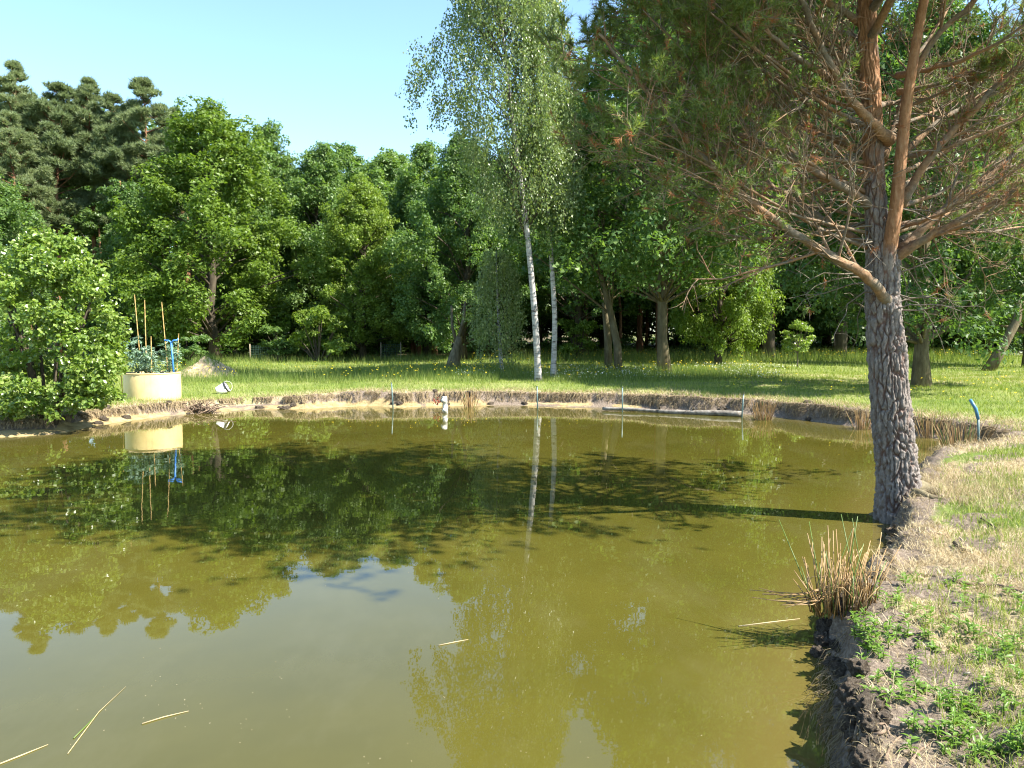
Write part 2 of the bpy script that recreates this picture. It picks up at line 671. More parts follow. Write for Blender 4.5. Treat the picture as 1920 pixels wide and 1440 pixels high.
def shore_dist(x, y):
    """signed distance to the pond's edge: positive on land"""
    x = np.asarray(x, float)
    y = np.asarray(y, float)
    best = np.full(x.shape, 1e9)
    inside = np.zeros(x.shape, bool)
    n = len(SHS)
    for i in range(n):
        a, b = SHS[i], SHS[(i + 1) % n]
        e = b - a
        L = e @ e
        t = np.clip(((x - a[0]) * e[0] + (y - a[1]) * e[1]) / L, 0, 1)
        dx, dy = x - a[0] - t * e[0], y - a[1] - t * e[1]
        best = np.minimum(best, dx * dx + dy * dy)
        cond = ((a[1] > y) != (b[1] > y)) & (x < (b[0] - a[0]) * (y - a[1]) / (b[1] - a[1] + 1e-12) + a[0])
        inside ^= cond
    d = np.sqrt(best)
    return np.where(inside, -d, d)


def sstep(a, b, x):
    t = np.clip((x - a) / (b - a), 0, 1)
    return t * t * (3 - 2 * t)


def terrain(x, y):
    d = shore_dist(x, y)
    x = np.asarray(x, float)
    y = np.asarray(y, float)
    far = sstep(13.5, 16.5, y)
    jag = (fbm(x * 1.6, y * 1.6, seed=3, o=4) - .5)
    jag2 = fbm(x * .7, y * .7, seed=4, o=4) - .5
    # far bank: a low muddy shelf, then a steep cut edge
    bw = .12 + .12 * sstep(0, -3, x) + .6 * np.clip(vnoise(x * .55, y * .3, seed=9) * 1.6 - .35, 0, 1) * sstep(6, -2, x) + .06
    e = d + jag * .45 + jag2 * .5
    low = 1 - .30 * sstep(-4, -7, x)
    zf = .08 * sstep(0, 1, d / np.maximum(bw, .05)) + (.28 + .14 * jag2) * low * sstep(0, .14 + .25 * np.clip(vnoise(x * .8, y * .8, seed=14) - .4, 0, 1), e - bw) + .05 * sstep(.1, 1.2, e - bw)
    # near bank: lumpy, steep from the water
    lump = fbm(x * 4.5, y * 4.5, seed=21, o=5) - .5
    dn = d + jag * .12
    zn = .29 * sstep(-.02, .30 - .12 * sstep(9, 6, y), dn + lump * .26) + .14 * sstep(.2, 1.6, dn) + lump * .17 * sstep(0, .1, d) * (1 - .6 * sstep(.3, 1.3, d))
    z = zn * (1 - far) + zf * far
    fine = (fbm(x * 14, y * 14, seed=31, o=3) - .5) * .035 * sstep(0, .15, d) * (1 - sstep(1.5, 6, d) * .7)
    roll = (fbm(x * .22, y * .22, seed=41, o=3) - .5) * .18 * sstep(1.5, 6, d)
    z = z + fine + roll + (.12 * sstep(1.0, 5, d) + .10 * sstep(26, 48, y)) * far
    z = np.where(d < 0, np.maximum(d * .55, -.7) - .012, z - .012 + .012 * sstep(0, .03, d))
    return z, d


def hz(x, y):
    return float(terrain(np.array([x]), np.array([y]))[0][0])


def hit(px, py):
    q = gp(px, py, .25)
    for _ in range(8):
        q = gp(px, py, .5 * q[2] + .5 * max(.0, hz(q[0], q[1])))
    return q


def axis(parts):
    out = []
    for a, b, s in parts:
        out.append(np.arange(a, b, s))
    out.append([parts[-1][1]])
    return np.unique(np.concatenate(out).round(4))


gx = axis([(-400, -80, 40), (-80, -40, 5), (-40, -18, 1.5), (-18, -11, .25), (-11, .8, .11), (.8, 4.6, .045), (4.6, 9.5, .09), (9.5, 20, .5), (20, 40, 2), (40, 80, 5), (80, 400, 40)])
gy = axis([(-60, -6, 6), (-6, .5, .6), (.5, 2.6, .15), (2.6, 9.4, .045), (9.4, 14, .09), (14, 25, .085), (25, 36, .4), (36, 60, 1), (60, 120, 5), (120, 600, 40)])
GX, GY = np.meshgrid(gx, gy)
Z, DD = terrain(GX.ravel(), GY.ravel())
nx, ny = len(gx), len(gy)
ii = (np.arange(ny - 1)[:, None] * nx + np.arange(nx - 1)[None, :]).ravel()
X, Y = GX.ravel(), GY.ravel()
gm = mesh('ground', np.stack([X, Y, Z], 1), [(np.stack([ii, ii + 1, ii + nx + 1, ii + nx], 1), 0)], [M['ground']], True)
farm = sstep(13.5, 16.5, Y)
sand = sstep(.62, .30, DD) * farm * sstep(.16, .12, Z) * np.where(X < 3.5, 1, .25) * (.25 + .75 * sstep(.3, .6, fbm(X * 1.2, Y * 1.2, seed=58, o=3) + .12 * sstep(0, -5, X)))
soil = (sstep(.75, .45, DD) * farm + (1 - farm) * np.clip(sstep(.75, .15, DD) * 1.0 + sstep(5.0, 3.7, Y) * sstep(1.2, .3, DD), 0, 1))
soil = np.maximum(soil, (1 - farm) * .8 * sstep(.52, .62, fbm(X * 3.1, Y * 3.1, seed=59, o=4)))
soil = np.clip(soil, 0, 1) * np.where(DD < -.3, .8, 1)
nr = fbm(X * .9, Y * .9, seed=55, o=4)
dry = (1 - farm) * np.clip(.25 + 1.6 * (nr - .3), 0, 1) * sstep(7.5, 4.5, DD) + farm * sstep(1.3, .5, DD) * .75
dry = np.maximum(dry, sstep(20, 24, Y) * sstep(34, 28, Y) * sstep(3.5, 8, X) * .45)
litter = sstep(44, 49, Y) * np.where(X > 14, .5, 1)
for k, v in (('soil', soil), ('sand', sand), ('dry', dry), ('litter', litter)):
    attr(gm, k, v)
tag(link('ground', gm), 'grassy pond bank and meadow running back under the trees', None, None, 'structure')

wx = axis([(-17, -11, .5), (-11, 2, .4), (2, 10, .2)])
wy = axis([(.5, 14, .3), (14, 24, .2)])
WX, WY = np.meshgrid(wx, wy)
wn = len(wx)
wi = (np.arange(len(wy) - 1)[:, None] * wn + np.arange(wn - 1)[None, :]).ravel()
wm = mesh('pond_water', np.stack([WX.ravel(), WY.ravel(), np.zeros(WX.size)], 1), [(np.stack([wi, wi + 1, wi + wn + 1, wi + wn], 1), 0)], [M['water']], True)
wd = shore_dist(WX.ravel(), WY.ravel())
attr(wm, 'shallow', np.clip(sstep(-.9, -.05, wd) * .75, 0, 1))
tag(link('pond_water', wm), 'still murky olive pond water mirroring the trees', None, None, 'structure')


def on_ground(x, y, dz=0.0):
    x = np.asarray(x, float)
    y = np.asarray(y, float)
    z, d = terrain(x, y)
    return np.stack([x, y, z + dz], 1), d


# ------------------------------------------------------------------ trees
def wander(p0, p1, n, amp, g):
    t = np.linspace(0, 1, n)[:, None]
    P = np.asarray(p0) * (1 - t) + np.asarray(p1) * t
    P[1:-1] += g.normal(size=(n - 2, 3)) * amp
    return P


def cloud(cs, rs, n, L, W, g, flat=.6, up=.5, hollow=.45, six=False, sub=8, tri=True):
    """leaves spread through leaf clumps at cs with radii rs"""
    if sub:
        k = np.repeat(np.arange(len(cs)), sub)
        d = unit(g.normal(size=(len(k), 3)))
        d[:, 2] = np.abs(d[:, 2]) * np.where(g.random(len(k)) < .7, 1, -.7)
        cs2 = cs[k] + d * (rs[k] * g.uniform(.35, 1.0, len(k)))[:, None] * np.array([1, 1, flat])
        cs, rs = np.concatenate([cs, cs2]), np.concatenate([rs * .55, rs[k] * g.uniform(.22, .5, len(k))])
    wgt = rs ** 1.8
    k = g.choice(len(cs), n, p=wgt / wgt.sum())
    d = unit(g.normal(size=(n, 3)))
    low = d[:, 2] < 0
    d[low, 2] *= np.where(g.random(low.sum()) < .6, -.6, .8)
    rr = (hollow + (1.08 - hollow) * g.random(n) ** .7) * (.85 + .4 * g.random(n))
    P = cs[k] + d * rr[:, None] * rs[k][:, None] * np.array([1, 1, flat])
    N = d * .7 + g.normal(size=(n, 3)) * .5 + np.array([0, 0, up])
    s = g.uniform(.65, 1.25, n)
    return leaves(P, N, L * s, W * s, g, six=six, tri=tri and not six)


def broadleaf(name, H, Rr, base, ncl, nleaf, seed, leafm, barkm, L=.15, W=.122, tr=.2, cl=1.0, top=1.0, squat=1.0):
    """prototype tree: (trunk mesh, crown mesh)"""
    g = np.random.default_rng(seed)
    t = MB()
    tp = wander((0, 0, -.25), (g.normal() * .3, g.normal() * .3, H * .9), 9, .07 * H / 12, g)
    tp[0] = (0, 0, -.25)
    rad = tr * np.linspace(1, .12, 9) ** .8
    rad[0] *= 1.45
    t.tube(tp, rad, 10)
    cs, rs = [], []
    for i in range(ncl):
        u = (i + g.random()) / ncl
        z = base + (H - base) * u ** .92
        tt = (z - base) / (H - base)
        shape = g.uniform(.75, 1.12) * (math.sin(math.pi * min(1, .14 + .86 * tt) ** .8) ** .6) * (1 if tt < .5 else (1 - (tt - .5) * .5 * top))
        r = Rr * shape * (.25 + .75 * g.random() ** .5)
        a = i * 2.399 + g.normal() * .5
        c = np.array([r * math.cos(a), r * math.sin(a), z - .04 * H * (r / Rr)])
        cs.append(c)
        rs.append(cl * Rr * g.uniform(.12, .32) * (1.0 if tt < .8 else .8))
        if i % 2 == 0:
            zt = max(base * .75, c[2] - .55 * r - .3)
            p0 = np.array([np.interp(zt, tp[:, 2], tp[:, q_]) for q_ in range(3)])
            md = (p0 + c) / 2 + np.array([0, 0, .1 * r]) + g.normal(size=3) * .15
            t.tube([p0, md, c], np.array([.35, .2, .06]) * tr * (.6 + .5 * g.random()), 5, False)
    cs, rs = np.array(cs), np.array(rs)
    V, Q = cloud(cs, rs, nleaf, L, W, g, squat)
    return t.build(name + '_trunk', barkm), mesh(name + '_crown', V, [(Q, 0)], [leafm])


def scots(name, H, seed, crown_from=.46, Rr=2.3, ntuft=9500, nk=7):
    g = np.random.default_rng(seed)
    t = MB()
    tp = wander((0, 0, -.25), (g.normal() * .5, g.normal() * .5, H * .97), 9, .12, g)
    tp[0] = (0, 0, -.25)
    t.tube(tp, .19 * np.linspace(1.1, .12, 9), 8)
    cs, rs = [], []
    nb = 62
    for i in range(nb):
        u = (i + g.random() * .8) / nb
        z = H * (crown_from + (1 - crown_from) * u)
        shape = .55 + .75 * u if u < .35 else .98 * (1 - ((u - .35) / .65) ** 1.15) + .04
        ln = Rr * shape * g.uniform(.55, 1.2)
        a = i * 2.399 + g.normal() * .5
        k = min(8, int(z / (H * .97) * 8))
        f = min(1.0, z / (H * .97) * 8 - k) if k < 8 else 0
        p0 = tp[k] * (1 - f) + tp[min(8, k + 1)] * f
        p1 = p0 + np.array([math.cos(a) * ln, math.sin(a) * ln, ln * g.uniform(.2, .75)])
        t.tube([p0, (p0 + p1) / 2 + np.array([0, 0, -.08 * ln]), p1], [.055, .035, .012], 4, False)
        for q in range(4):
            m = p0 + (p1 - p0) * g.uniform(.5, 1.05) + g.normal(size=3) * np.array([.35, .35, .1]) * ln * .4
            cs.append(m)
            rs.append(g.uniform(.20, .46) * (.5 + .27 * ln))
    for i in range(14):      # dead bare branches under the crown
        z = H * g.uniform(.2, crown_from + .05)
        a = g.uniform(0, 6.28)
        ln = g.uniform(.5, 1.6)
        k = int(z / (H * .97) * 8)
        p0 = tp[k].copy()
        p0[2] = z
        t.tube([p0, p0 + np.array([math.cos(a) * ln, math.sin(a) * ln, -.15 * ln])], [.025, .008], 3, False)
    cs, rs = np.array(cs), np.array(rs)
    k = g.choice(len(cs), ntuft, p=rs ** 2 / (rs ** 2).sum())
    d = unit(g.normal(size=(ntuft, 3)))
    d[:, 2] = np.abs(d[:, 2]) * np.where(g.random(ntuft) < .75, 1, -.5)
    P = cs[k] + d * (rs[k] * g.uniform(.6, 1.15, ntuft))[:, None] * np.array([1, 1, .85])
    ax = unit(d * np.array([1, 1, .7]) + np.array([0, 0, .7]))
    P2 = np.repeat(P, nk, 0)
    A2 = unit(np.repeat(ax, nk, 0) * 1.0 + g.normal(size=(ntuft * nk, 3)) * .55)
    out_ = np.repeat(d, nk, 0) + np.array([0, 0, .5]) + g.normal(size=(ntuft * nk, 3)) * .5
    ln = g.uniform(.16, .34, ntuft * nk)[:, None]
    sd_ = unit(np.cross(A2, out_))
    V = np.stack([P2 - sd_ * .024, P2 + sd_ * .024, P2 + A2 * ln], 1).reshape(-1, 3)
    Q = np.arange(ntuft * nk)[:, None] * 3 + np.array([[0, 1, 2]])
    return t.build(name + '_trunk', M['pine_bark_far']), mesh(name + '_crown', V, [(Q, 0)], [M['needle_far']])


def place_tree(kind, proto, x, y, rz, s, label, cat='tree', group=None):
    e = empty(kind, (x, y, hz(x, y)), rz)
    e.scale = s if isinstance(s, tuple) else (s, s, s)
    part('trunk', proto[0], e)
    part('crown', proto[1], e, 'stuff')
    tag(e, label, cat, group)
    return e


PX = lambda px, D: (px - 960) / F * D / (CP + 0)


def top_h(py, D):
    return float(at(960, py, D)[2])


# prototypes (height 12 m unless said)
O1 = broadleaf('oak_a', 12, 4.3, 1.2, 135, 74000, 101, M['oak'], M['bark'], tr=.24)
O2 = broadleaf('oak_b', 12, 3.8, 1.0, 125, 70000, 102, M['oak'], M['bark'], tr=.2)
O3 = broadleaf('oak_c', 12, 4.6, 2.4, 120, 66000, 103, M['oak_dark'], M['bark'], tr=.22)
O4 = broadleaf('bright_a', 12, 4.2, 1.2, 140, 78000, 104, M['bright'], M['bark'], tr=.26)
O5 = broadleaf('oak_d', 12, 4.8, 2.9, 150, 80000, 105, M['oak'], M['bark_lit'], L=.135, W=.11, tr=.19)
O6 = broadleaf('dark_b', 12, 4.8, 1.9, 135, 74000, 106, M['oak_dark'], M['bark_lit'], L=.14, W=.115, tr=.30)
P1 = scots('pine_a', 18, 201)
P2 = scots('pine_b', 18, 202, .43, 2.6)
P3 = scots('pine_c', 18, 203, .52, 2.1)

edge = [
    # kind, proto, px, D, top py, width factor, rz, label
    ('pine_tree', P1, 22, 50, 112, .95, .3, 'slim dark pine whose narrow top stands highest at the far left skyline'),
    ('pine_tree', P2, 112, 50, 142, 1.2, 1.9, 'broad grey-green pine behind the hazel bush, with tiered sunlit boughs'),
    ('pine_tree', P3, 182, 52, 138, 1.0, 4.2, 'bluish pine with a pointed top between two broader pines'),
    ('pine_tree', P1, 238, 51, 168, 1.0, 2.6, 'pine with a bare orange upper trunk behind the bamboo stakes'),
    ('pine_tree', P2, 296, 52, 152, 1.0, 5.1, 'tall pine rising just left of the big sunlit oak, twin peaked'),
    ('pine_tree', P3, 345, 55, 200, 1.0, .9, 'pine half hidden behind the top of the big sunlit oak'),
    ('pine_tree', P2, 60, 47, 205, 1.05, 3.3, 'lower pine in front, its boughs over the hazel bush'),
    ('oak_tree', O2, -25, 42, 300, 1.0, .4, 'leafy broadleaf tree at the far left edge in front of the pines'),
    ('oak_tree', O2, 255, 46, 372, .8, 1.7, 'small leafy tree under the pines, just left of the big sunlit oak'),
    ('oak_tree', O1, 170, 58, 330, 1.1, 2.9, 'low dark oak seen between the pine trunks above the hazel bush'),
    ('oak_tree', O4, 405, 43, 212, 1.05, 2.2, 'big bright sunlit oak behind the planter, leafy almost to the ground'),
    ('oak_tree', O2, 512, 51, 250, .85, 3.0, 'dark round-topped tree in the gap right of the big sunlit oak'),
    ('oak_tree', O1, 608, 50, 286, .9, 4.4, 'oak with a rounded crown on the middle of the skyline'),
    ('oak_tree', O4, 682, 43, 345, .9, .2, 'mid-green oak with a dark straight trunk beside the green netting'),
    ('oak_tree', O2, 652, 55, 288, .95, 4.9, 'rounded oak filling the dip in the skyline left of the birches'),
    ('oak_tree', O1, 735, 52, 298, 1.0, 5.6, 'oak with a broad dense crown left of the birches'),
    ('oak_tree', O2, 800, 47, 285, .9, 3.7, 'oak whose upper crown meets the birch foliage on its left'),
    ('oak_tree', O1, 868, 40, 270, .85, 1.2, 'leafy oak standing directly behind the small weeping birch'),
    ('oak_tree', O3, 960, 44, 300, .9, 2.5, 'shaded oak behind the tall white birch trunk'),
    ('oak_tree', O3, 1080, 42, 190, .95, .7, 'shaded oak between the birches and the paired trunks'),
    ('oak_tree', O5, 1247, 29, -40, .92, 2.1, 'stout oak with a clear mossy trunk and low bright boughs on the meadow'),
    ('oak_tree', O4, 1345, 36, 250, .66, 4.0, 'bright green maple-like tree with boughs sweeping low to the meadow'),
    ('oak_tree', O3, 1440, 41, -110, .72, 5.2, 'dark shaded oak behind the small round sapling'),
    ('oak_tree', O3, 1570, 43, -90, .75, 1.1, 'dark shaded oak with a straight black trunk left of the big pine'),
    ('oak_tree', O6, 1728, 22.5, 20, .85, 3.3, 'thick-trunked dark leafy tree standing just behind the big pine'),
    ('oak_tree', O2, 1790, 47, 110, .8, .5, 'leafy tree with a short thick trunk beyond the sunny lawn at right'),
    ('oak_tree', O6, 1925, 34, 150, .6, 4.8, 'dark leaning tree at the right edge of the lawn'),
    ('oak_tree', O1, 1850, 47, 210, .9, 2.8, 'sunlit tree far back beyond the lawn at right'),
]
for kind, pr, px, D, tpy, wf, rz, lab in edge:
    x = PX(px, D)
    s = (top_h(tpy, D) - hz(x, D)) / (18 if kind == 'pine_tree' else 12)
    place_tree(kind, pr, x, D, rz, (s * wf, s * wf, s), lab)

# deep wood: trees seen as trunks and dark crowns between the edge trees
sky_x = [-400, 0, 120, 330, 360, 480, 520, 570, 800, 1000, 1100, 1300, 1600, 1750, 2300]
sky_y = [130, 175, 165, 190, 250, 290, 300, 315, 320, 330, 280, 130, 120, 100, 90]
def where(px):
    for lim, txt in ((240, 'behind the hazel bush and the planter'), (560, 'behind the big sunlit oak'), (900, 'between the big oak and the birches'),
                     (1200, 'behind the tall birches'), (1640, 'behind the mossy oak and the sapling'), (9999, 'beyond the lawn right of the big pine')):
        if px < lim:
            return txt


g = np.random.default_rng(5)
pts = []
for tr_ in range(6000):
    D = g.uniform(50, 80)
    px = g.uniform(-60, 1980)
    x = PX(px, D)
    if all((x - q[0]) ** 2 + (D - q[1]) ** 2 > 3.7 ** 2 for q in pts):
        pts.append((x, D, px))
    if len(pts) >= 95:
        break
for x, D, px in pts:
    H = top_h(np.interp(px, sky_x, sky_y) + g.uniform(5, 60), D)
    if px < 420 or g.random() < .18:
        pr = (P1, P2, P3)[g.integers(3)]
        s = H / 18
        place_tree('pine_tree', pr, x, D, g.uniform(0, 6.28), (min(1.1, s * 1.05), min(1.1, s * 1.05), s), 'slim pine in the shaded wood ' + where(px), 'tree', 'deep-wood pines ' + where(px))
    else:
        pr = (O1, O3, O3, O2)[g.integers(4)]
        s = H / 12
        place_tree('woodland_tree', pr, x, D, g.uniform(0, 6.28), (.8 * s, .8 * s, s), 'broadleaf tree in the shaded wood ' + where(px), 'tree', 'deep-wood broadleaf trees ' + where(px))

# slim bare trunks in the dark gaps of the wood
slim = MB()
slim.tube(wander((0, 0, -.3), (.3, .1, 9), 7, .05, g), np.linspace(.13, .05, 7), 6)
for i in range(6):
    a = g.uniform(0, 6.28)
    z = g.uniform(3, 8)
    slim.tube([(0, 0, z), (math.cos(a) * .9, math.sin(a) * .9, z + .3)], [.03, .008], 3, False)
slim_m = slim.build('slim_trunk', M['pine_bark_far'])
V, Q = cloud(np.array([[.3, .1, 8.6], [.8, .2, 8.0], [-.5, .4, 7.6], [.1, -.6, 8.2]]), np.array([.9, .7, .7, .7]), 2200, .16, .11, g)
slim_c = mesh('slim_crown', V, [(Q, 0)], [M['oak_dark']])
for i in range(46):
    D = g.uniform(45.5, 58)
    px = g.choice([g.uniform(200, 380), g.uniform(480, 900), g.uniform(1080, 1650), g.uniform(1080, 1650)])
    x = PX(px, D)
    if min((x - q[0]) ** 2 + (D - q[1]) ** 2 for q in pts) < .5:
        continue
    s = g.uniform(.8, 1.15)
    place_tree('slim_tree', (slim_m, slim_c), x, D, g.uniform(0, 6.28), (s, s, s), 'slender bare-trunked tree just inside the wood ' + where(px), 'tree', 'slender trunks ' + where(px))

# off to the right, outside the frame: the trees that shade the lawn
for k, (x, y, s) in enumerate(((27, 20, 1.0), (32, 23.5, 1.1))):
    place_tree('oak_tree', (O3, O6)[k % 2], x, y, k * 1.3, (s, s, s), 'tree beyond the right edge whose shade lies on the lawn', 'tree', 'trees shading the lawn from the right')

# low shrubs along the wood's edge
sb = []
for k, (lm, sd_) in enumerate(((M['oak'], 1), (M['oak_dark'], 2), (M['bright'], 3))):
    g2 = np.random.default_rng(300 + k)
    t = MB()
    cs, rs = [], []
    for i in range(16):
        a = g2.uniform(0, 6.28)
        r = g2.uniform(.1, .9)
        c = np.array([math.cos(a) * r, math.sin(a) * r, g2.uniform(.35, 1.7)])
        cs.append(c)
        rs.append(g2.uniform(.25, .5))
        t.tube([(0, 0, -.1), c * .5, c], [.03, .02, .008], 4, False)
    V, Q = cloud(np.array(cs), np.array(rs), 3200, .12, .085, g2)
    sb.append((t.build('shrub_stem', M['bark']), mesh('shrub_foliage', V, [(Q, 0)], [lm])))


def shrub(k, x, y, s, label, group=None, name='shrub'):
    e = empty(name, (x, y, hz(x, y)), (x * 7.1) % 6.28)
    e.scale = (s, s, s * .95)
    part('stem', sb[k][0], e)
    part('foliage', sb[k][1], e, 'stuff')
    tag(e, label, 'shrub', group)
    return e


for i in range(40):
    D = g.uniform(43.5, 52)
    px = g.uniform(150, 1900)
    shrub(int(g.choice([0, 0, 1, 2])), PX(px, D), D, g.uniform(.6, 1.35), 'low shrub at the foot of the wood ' + where(px), 'low shrubs ' + where(px))
shrub(0, PX(525, 41), 41, 1.1, 'rounded shrub at the meadow edge right of the big sunlit oak')
shrub(2, PX(598, 40), 40, 1.55, 'bright feathery-leaved young shrub in front of the wood')
shrub(2, PX(1085, 40), 40, 1.15, 'pale bright shrub right of the second birch trunk')
shrub(0, PX(345, 34), 34, .85, 'low weedy bush behind the soil mound')

# undergrowth and far wood (nobody could count it)
n = 520
cx = g.uniform(-40, 42, n)
cy = g.uniform(47, 72, n)
cs = np.stack([cx, cy, g.uniform(.2, 1.1, n)], 1)
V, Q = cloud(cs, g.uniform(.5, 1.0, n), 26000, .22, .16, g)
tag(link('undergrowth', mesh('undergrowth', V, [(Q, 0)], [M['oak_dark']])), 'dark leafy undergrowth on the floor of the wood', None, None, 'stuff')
n = 1300
cx = g.uniform(-72, 72, n)
cy = g.uniform(84, 96, n)
hm = np.array([top_h(np.interp(960 + F * a / b, sky_x, sky_y) + 40, b) for a, b in zip(cx, cy)])
cs = np.stack([cx, cy, hm * g.random(n)], 1)
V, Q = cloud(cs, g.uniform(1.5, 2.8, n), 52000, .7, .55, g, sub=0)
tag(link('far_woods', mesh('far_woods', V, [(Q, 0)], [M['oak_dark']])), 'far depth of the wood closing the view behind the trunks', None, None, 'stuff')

# ------------------------------------------------------------------ birches
def birch(name, path_px, Ds, r0, lean_left, nstr, seed, label, crown_lo, spread, hi_extra):
    g = np.random.default_rng(seed)
    P = np.array([at(px, py, D) for (px, py), D in zip(path_px, Ds)])
    P[0, 2] = hz(P[0, 0], P[0, 1]) - .15
    base = np.array([P[0, 0], P[0, 1], hz(P[0, 0], P[0, 1])])
    P = P - base
    tt = np.linspace(0, len(P) - 1, 40)
    PP = np.stack([np.interp(tt, np.arange(len(P)), P[:, k]) for k in range(3)], 1)
    for _ in range(3):
        PP[1:-1] = (PP[:-2] + 2 * PP[1:-1] + PP[2:]) / 4
    H = PP[-1, 2]
    rad = r0 * np.clip(1 - PP[:, 2] / (H * 1.04), .04, 1) ** .75
    rad[:2] *= (1.35, 1.1)
    e = empty(name, base)
    part('trunk', MB().tube(PP, rad, 12).build(name + '_trunk', M['birch_bark']), e)
    tw = MB()
    LP, LA = [], []
    for i in range(nstr):
        u = g.random() ** .85
        z = crown_lo + (H - crown_lo) * u
        p0 = np.array([np.interp(z, PP[:, 2], PP[:, k]) for k in range(3)])
        a = g.uniform(0, 6.28)
        rr = spread * (.35 + .65 * math.sin(math.pi * min(1, .25 + .72 * u))) * (.3 + .7 * g.random() ** .6)
        dx, dy = math.cos(a) * rr, math.sin(a) * rr
        if dx < 0:
            dx *= 1 + lean_left * math.exp(-((u - .44) / .15) ** 2)
        p1 = p0 + np.array([dx, dy, rr * g.uniform(.25, .6)])
        if i % 7 == 0:
            tw.tube([p0 - np.array([0, 0, .5 * rr]), (p0 + p1) / 2 + g.normal(size=3) * .12, p1], [.018, .010, .003], 4, False)
        dl = g.uniform(.35, 1.25) * (.7 + .5 * (1 - u))
        p2 = p1 + np.array([dx * .12 + g.normal() * .08, dy * .12 + g.normal() * .08, -dl])
        if i % 2 == 0:
            tw.tube([p1, p1 * .45 + p2 * .55 + np.array([dx * .05, dy * .05, 0]), p2], [.0035, .003, .0015], 3, False)
        m = int(16 + dl * 24)
        s = g.random(m)[:, None]
        LP.append(p1 * (1 - s) + p2 * s + g.normal(size=(m, 3)) * np.array([.09, .09, .06]))
    LP = np.concatenate(LP)
    n = len(LP)
    N = unit(g.normal(size=(n, 3)) * np.array([1, 1, .6]))
    s = g.uniform(.65, 1.3, n)
    V, Q = leaves(LP, N, .082 * s, .064 * s, g, axis=np.array([[0, 0, -1.0]]))
    part('branch', tw.build(name + '_branches', M['bark']), e)
    part('crown', mesh(name + '_crown', V, [(Q, 0)], [M['birch']]), e, 'stuff')
    tag(e, label, 'birch')
    return e


birch('birch_tree', [(1010, 716), (1004, 600), (991, 460), (983, 390), (968, 280), (952, 150), (936, 0), (926, -130)], [26, 26, 26, 26, 26, 26, 26, 26], .112, .95, 1350, 11,
      'tall white-trunked birch with drooping pale foliage, left of the pair', 5.3, 1.75, 0)
birch('birch_tree', [(1037, 714), (1041, 600), (1033, 470), (1026, 380), (1024, 250), (1018, 100), (1010, -40)], [27, 27, 27, 27, 27, 27, 27], .095, .1, 640, 12,
      'second white birch trunk, thinner and straighter, right of the pair', 5.6, 1.15, 0)
birch('birch_tree', [(942, 700), (938, 660), (935, 600), (932, 540), (930, 470)], [30, 30, 30, 30, 30], .085, .1, 230, 13,
      'small weeping birch with light foliage left of the tall birches', .7, 1.0, 0)

# paired leaning trunks and their shared crown
g = np.random.default_rng(77)
for px0, path, lab, r0 in ((1160, [(1160, 702), (1158, 650), (1146, 590), (1128, 520), (1112, 430), (1105, 340)], 'brown curving trunk of the left-leaning tree, right of the birches', .15),
                           (1142, [(1142, 690), (1140, 640), (1134, 570), (1138, 480), (1150, 380)], 'pale straight trunk close behind the curving brown trunk', .16)):
    D = 30 if px0 == 1160 else 33
    P = np.array([at(a, b, D) for a, b in path])
    base = np.array([P[0, 0], D, hz(P[0, 0], D)])
    P = P - base
    P[0, 2] = -.2
    e = empty('leaning_tree', base)
    t = MB()
    t.tube(P, r0 * np.linspace(1.15, .35, len(P)), 9)
    cs, rs = [], []
    for i in range(38):
        c = P[-1] * g.uniform(.55, 1.1) + g.normal(size=3) * np.array([1.5, 1.4, 1.2])
        c[2] = max(c[2], 2.4)
        cs.append(c)
        rs.append(g.uniform(.5, .95))
        if i % 2:
            j = g.integers(2, len(P))
            t.tube([P[j], (P[j] + c) / 2 + g.normal(size=3) * .15, c], [.05, .03, .01], 4, False)
    V, Q = cloud(np.array(cs), np.array(rs), 11000, .12, .095, g)
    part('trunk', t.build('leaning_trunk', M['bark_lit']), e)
    part('crown', mesh('leaning_crown', V, [(Q, 0)], [M['oak_dark'] if px0 == 1142 else M['oak']]), e, 'stuff')
    tag(e, lab, 'tree')

# small round sapling on the meadow
b = gp(1495, 690, hz(PX(1495, 34), 34))
e = empty('sapling', (b[0], b[1], hz(b[0], b[1])))
t = MB()
t.tube([(0, 0, -.1), (.01, 0, .35), (.0, .01, .7), (0, 0, 1.0)], [.025, .022, .02, .015], 6)
cs, rs = [], []
for i in range(26):
    a = i * 2.4
    u = g.random()
    r = .62 * (.25 + .75 * math.sin(math.pi * (.15 + .75 * u))) * g.uniform(.5, 1)
    c = np.array([math.cos(a) * r, math.sin(a) * r, .62 + 1.25 * u])
    cs.append(c)
    rs.append(g.uniform(.2, .3))
    t.tube([(0, 0, .55 + .3 * u), c * .6 + np.array([0, 0, .3]), c + np.array([0, 0, .1])], [.012, .008, .003], 3, False)
V, Q = cloud(np.array(cs), np.array(rs), 4200, .08, .06, g)
part('trunk', t.build('sapling_trunk', M['dead_twig']), e)
part('crown', mesh('sapling_crown', V, [(Q, 0)], [M['hazel']]), e, 'stuff')
tag(e, 'small round-headed sapling on a thin pale stem in the sunny meadow', 'sapling')

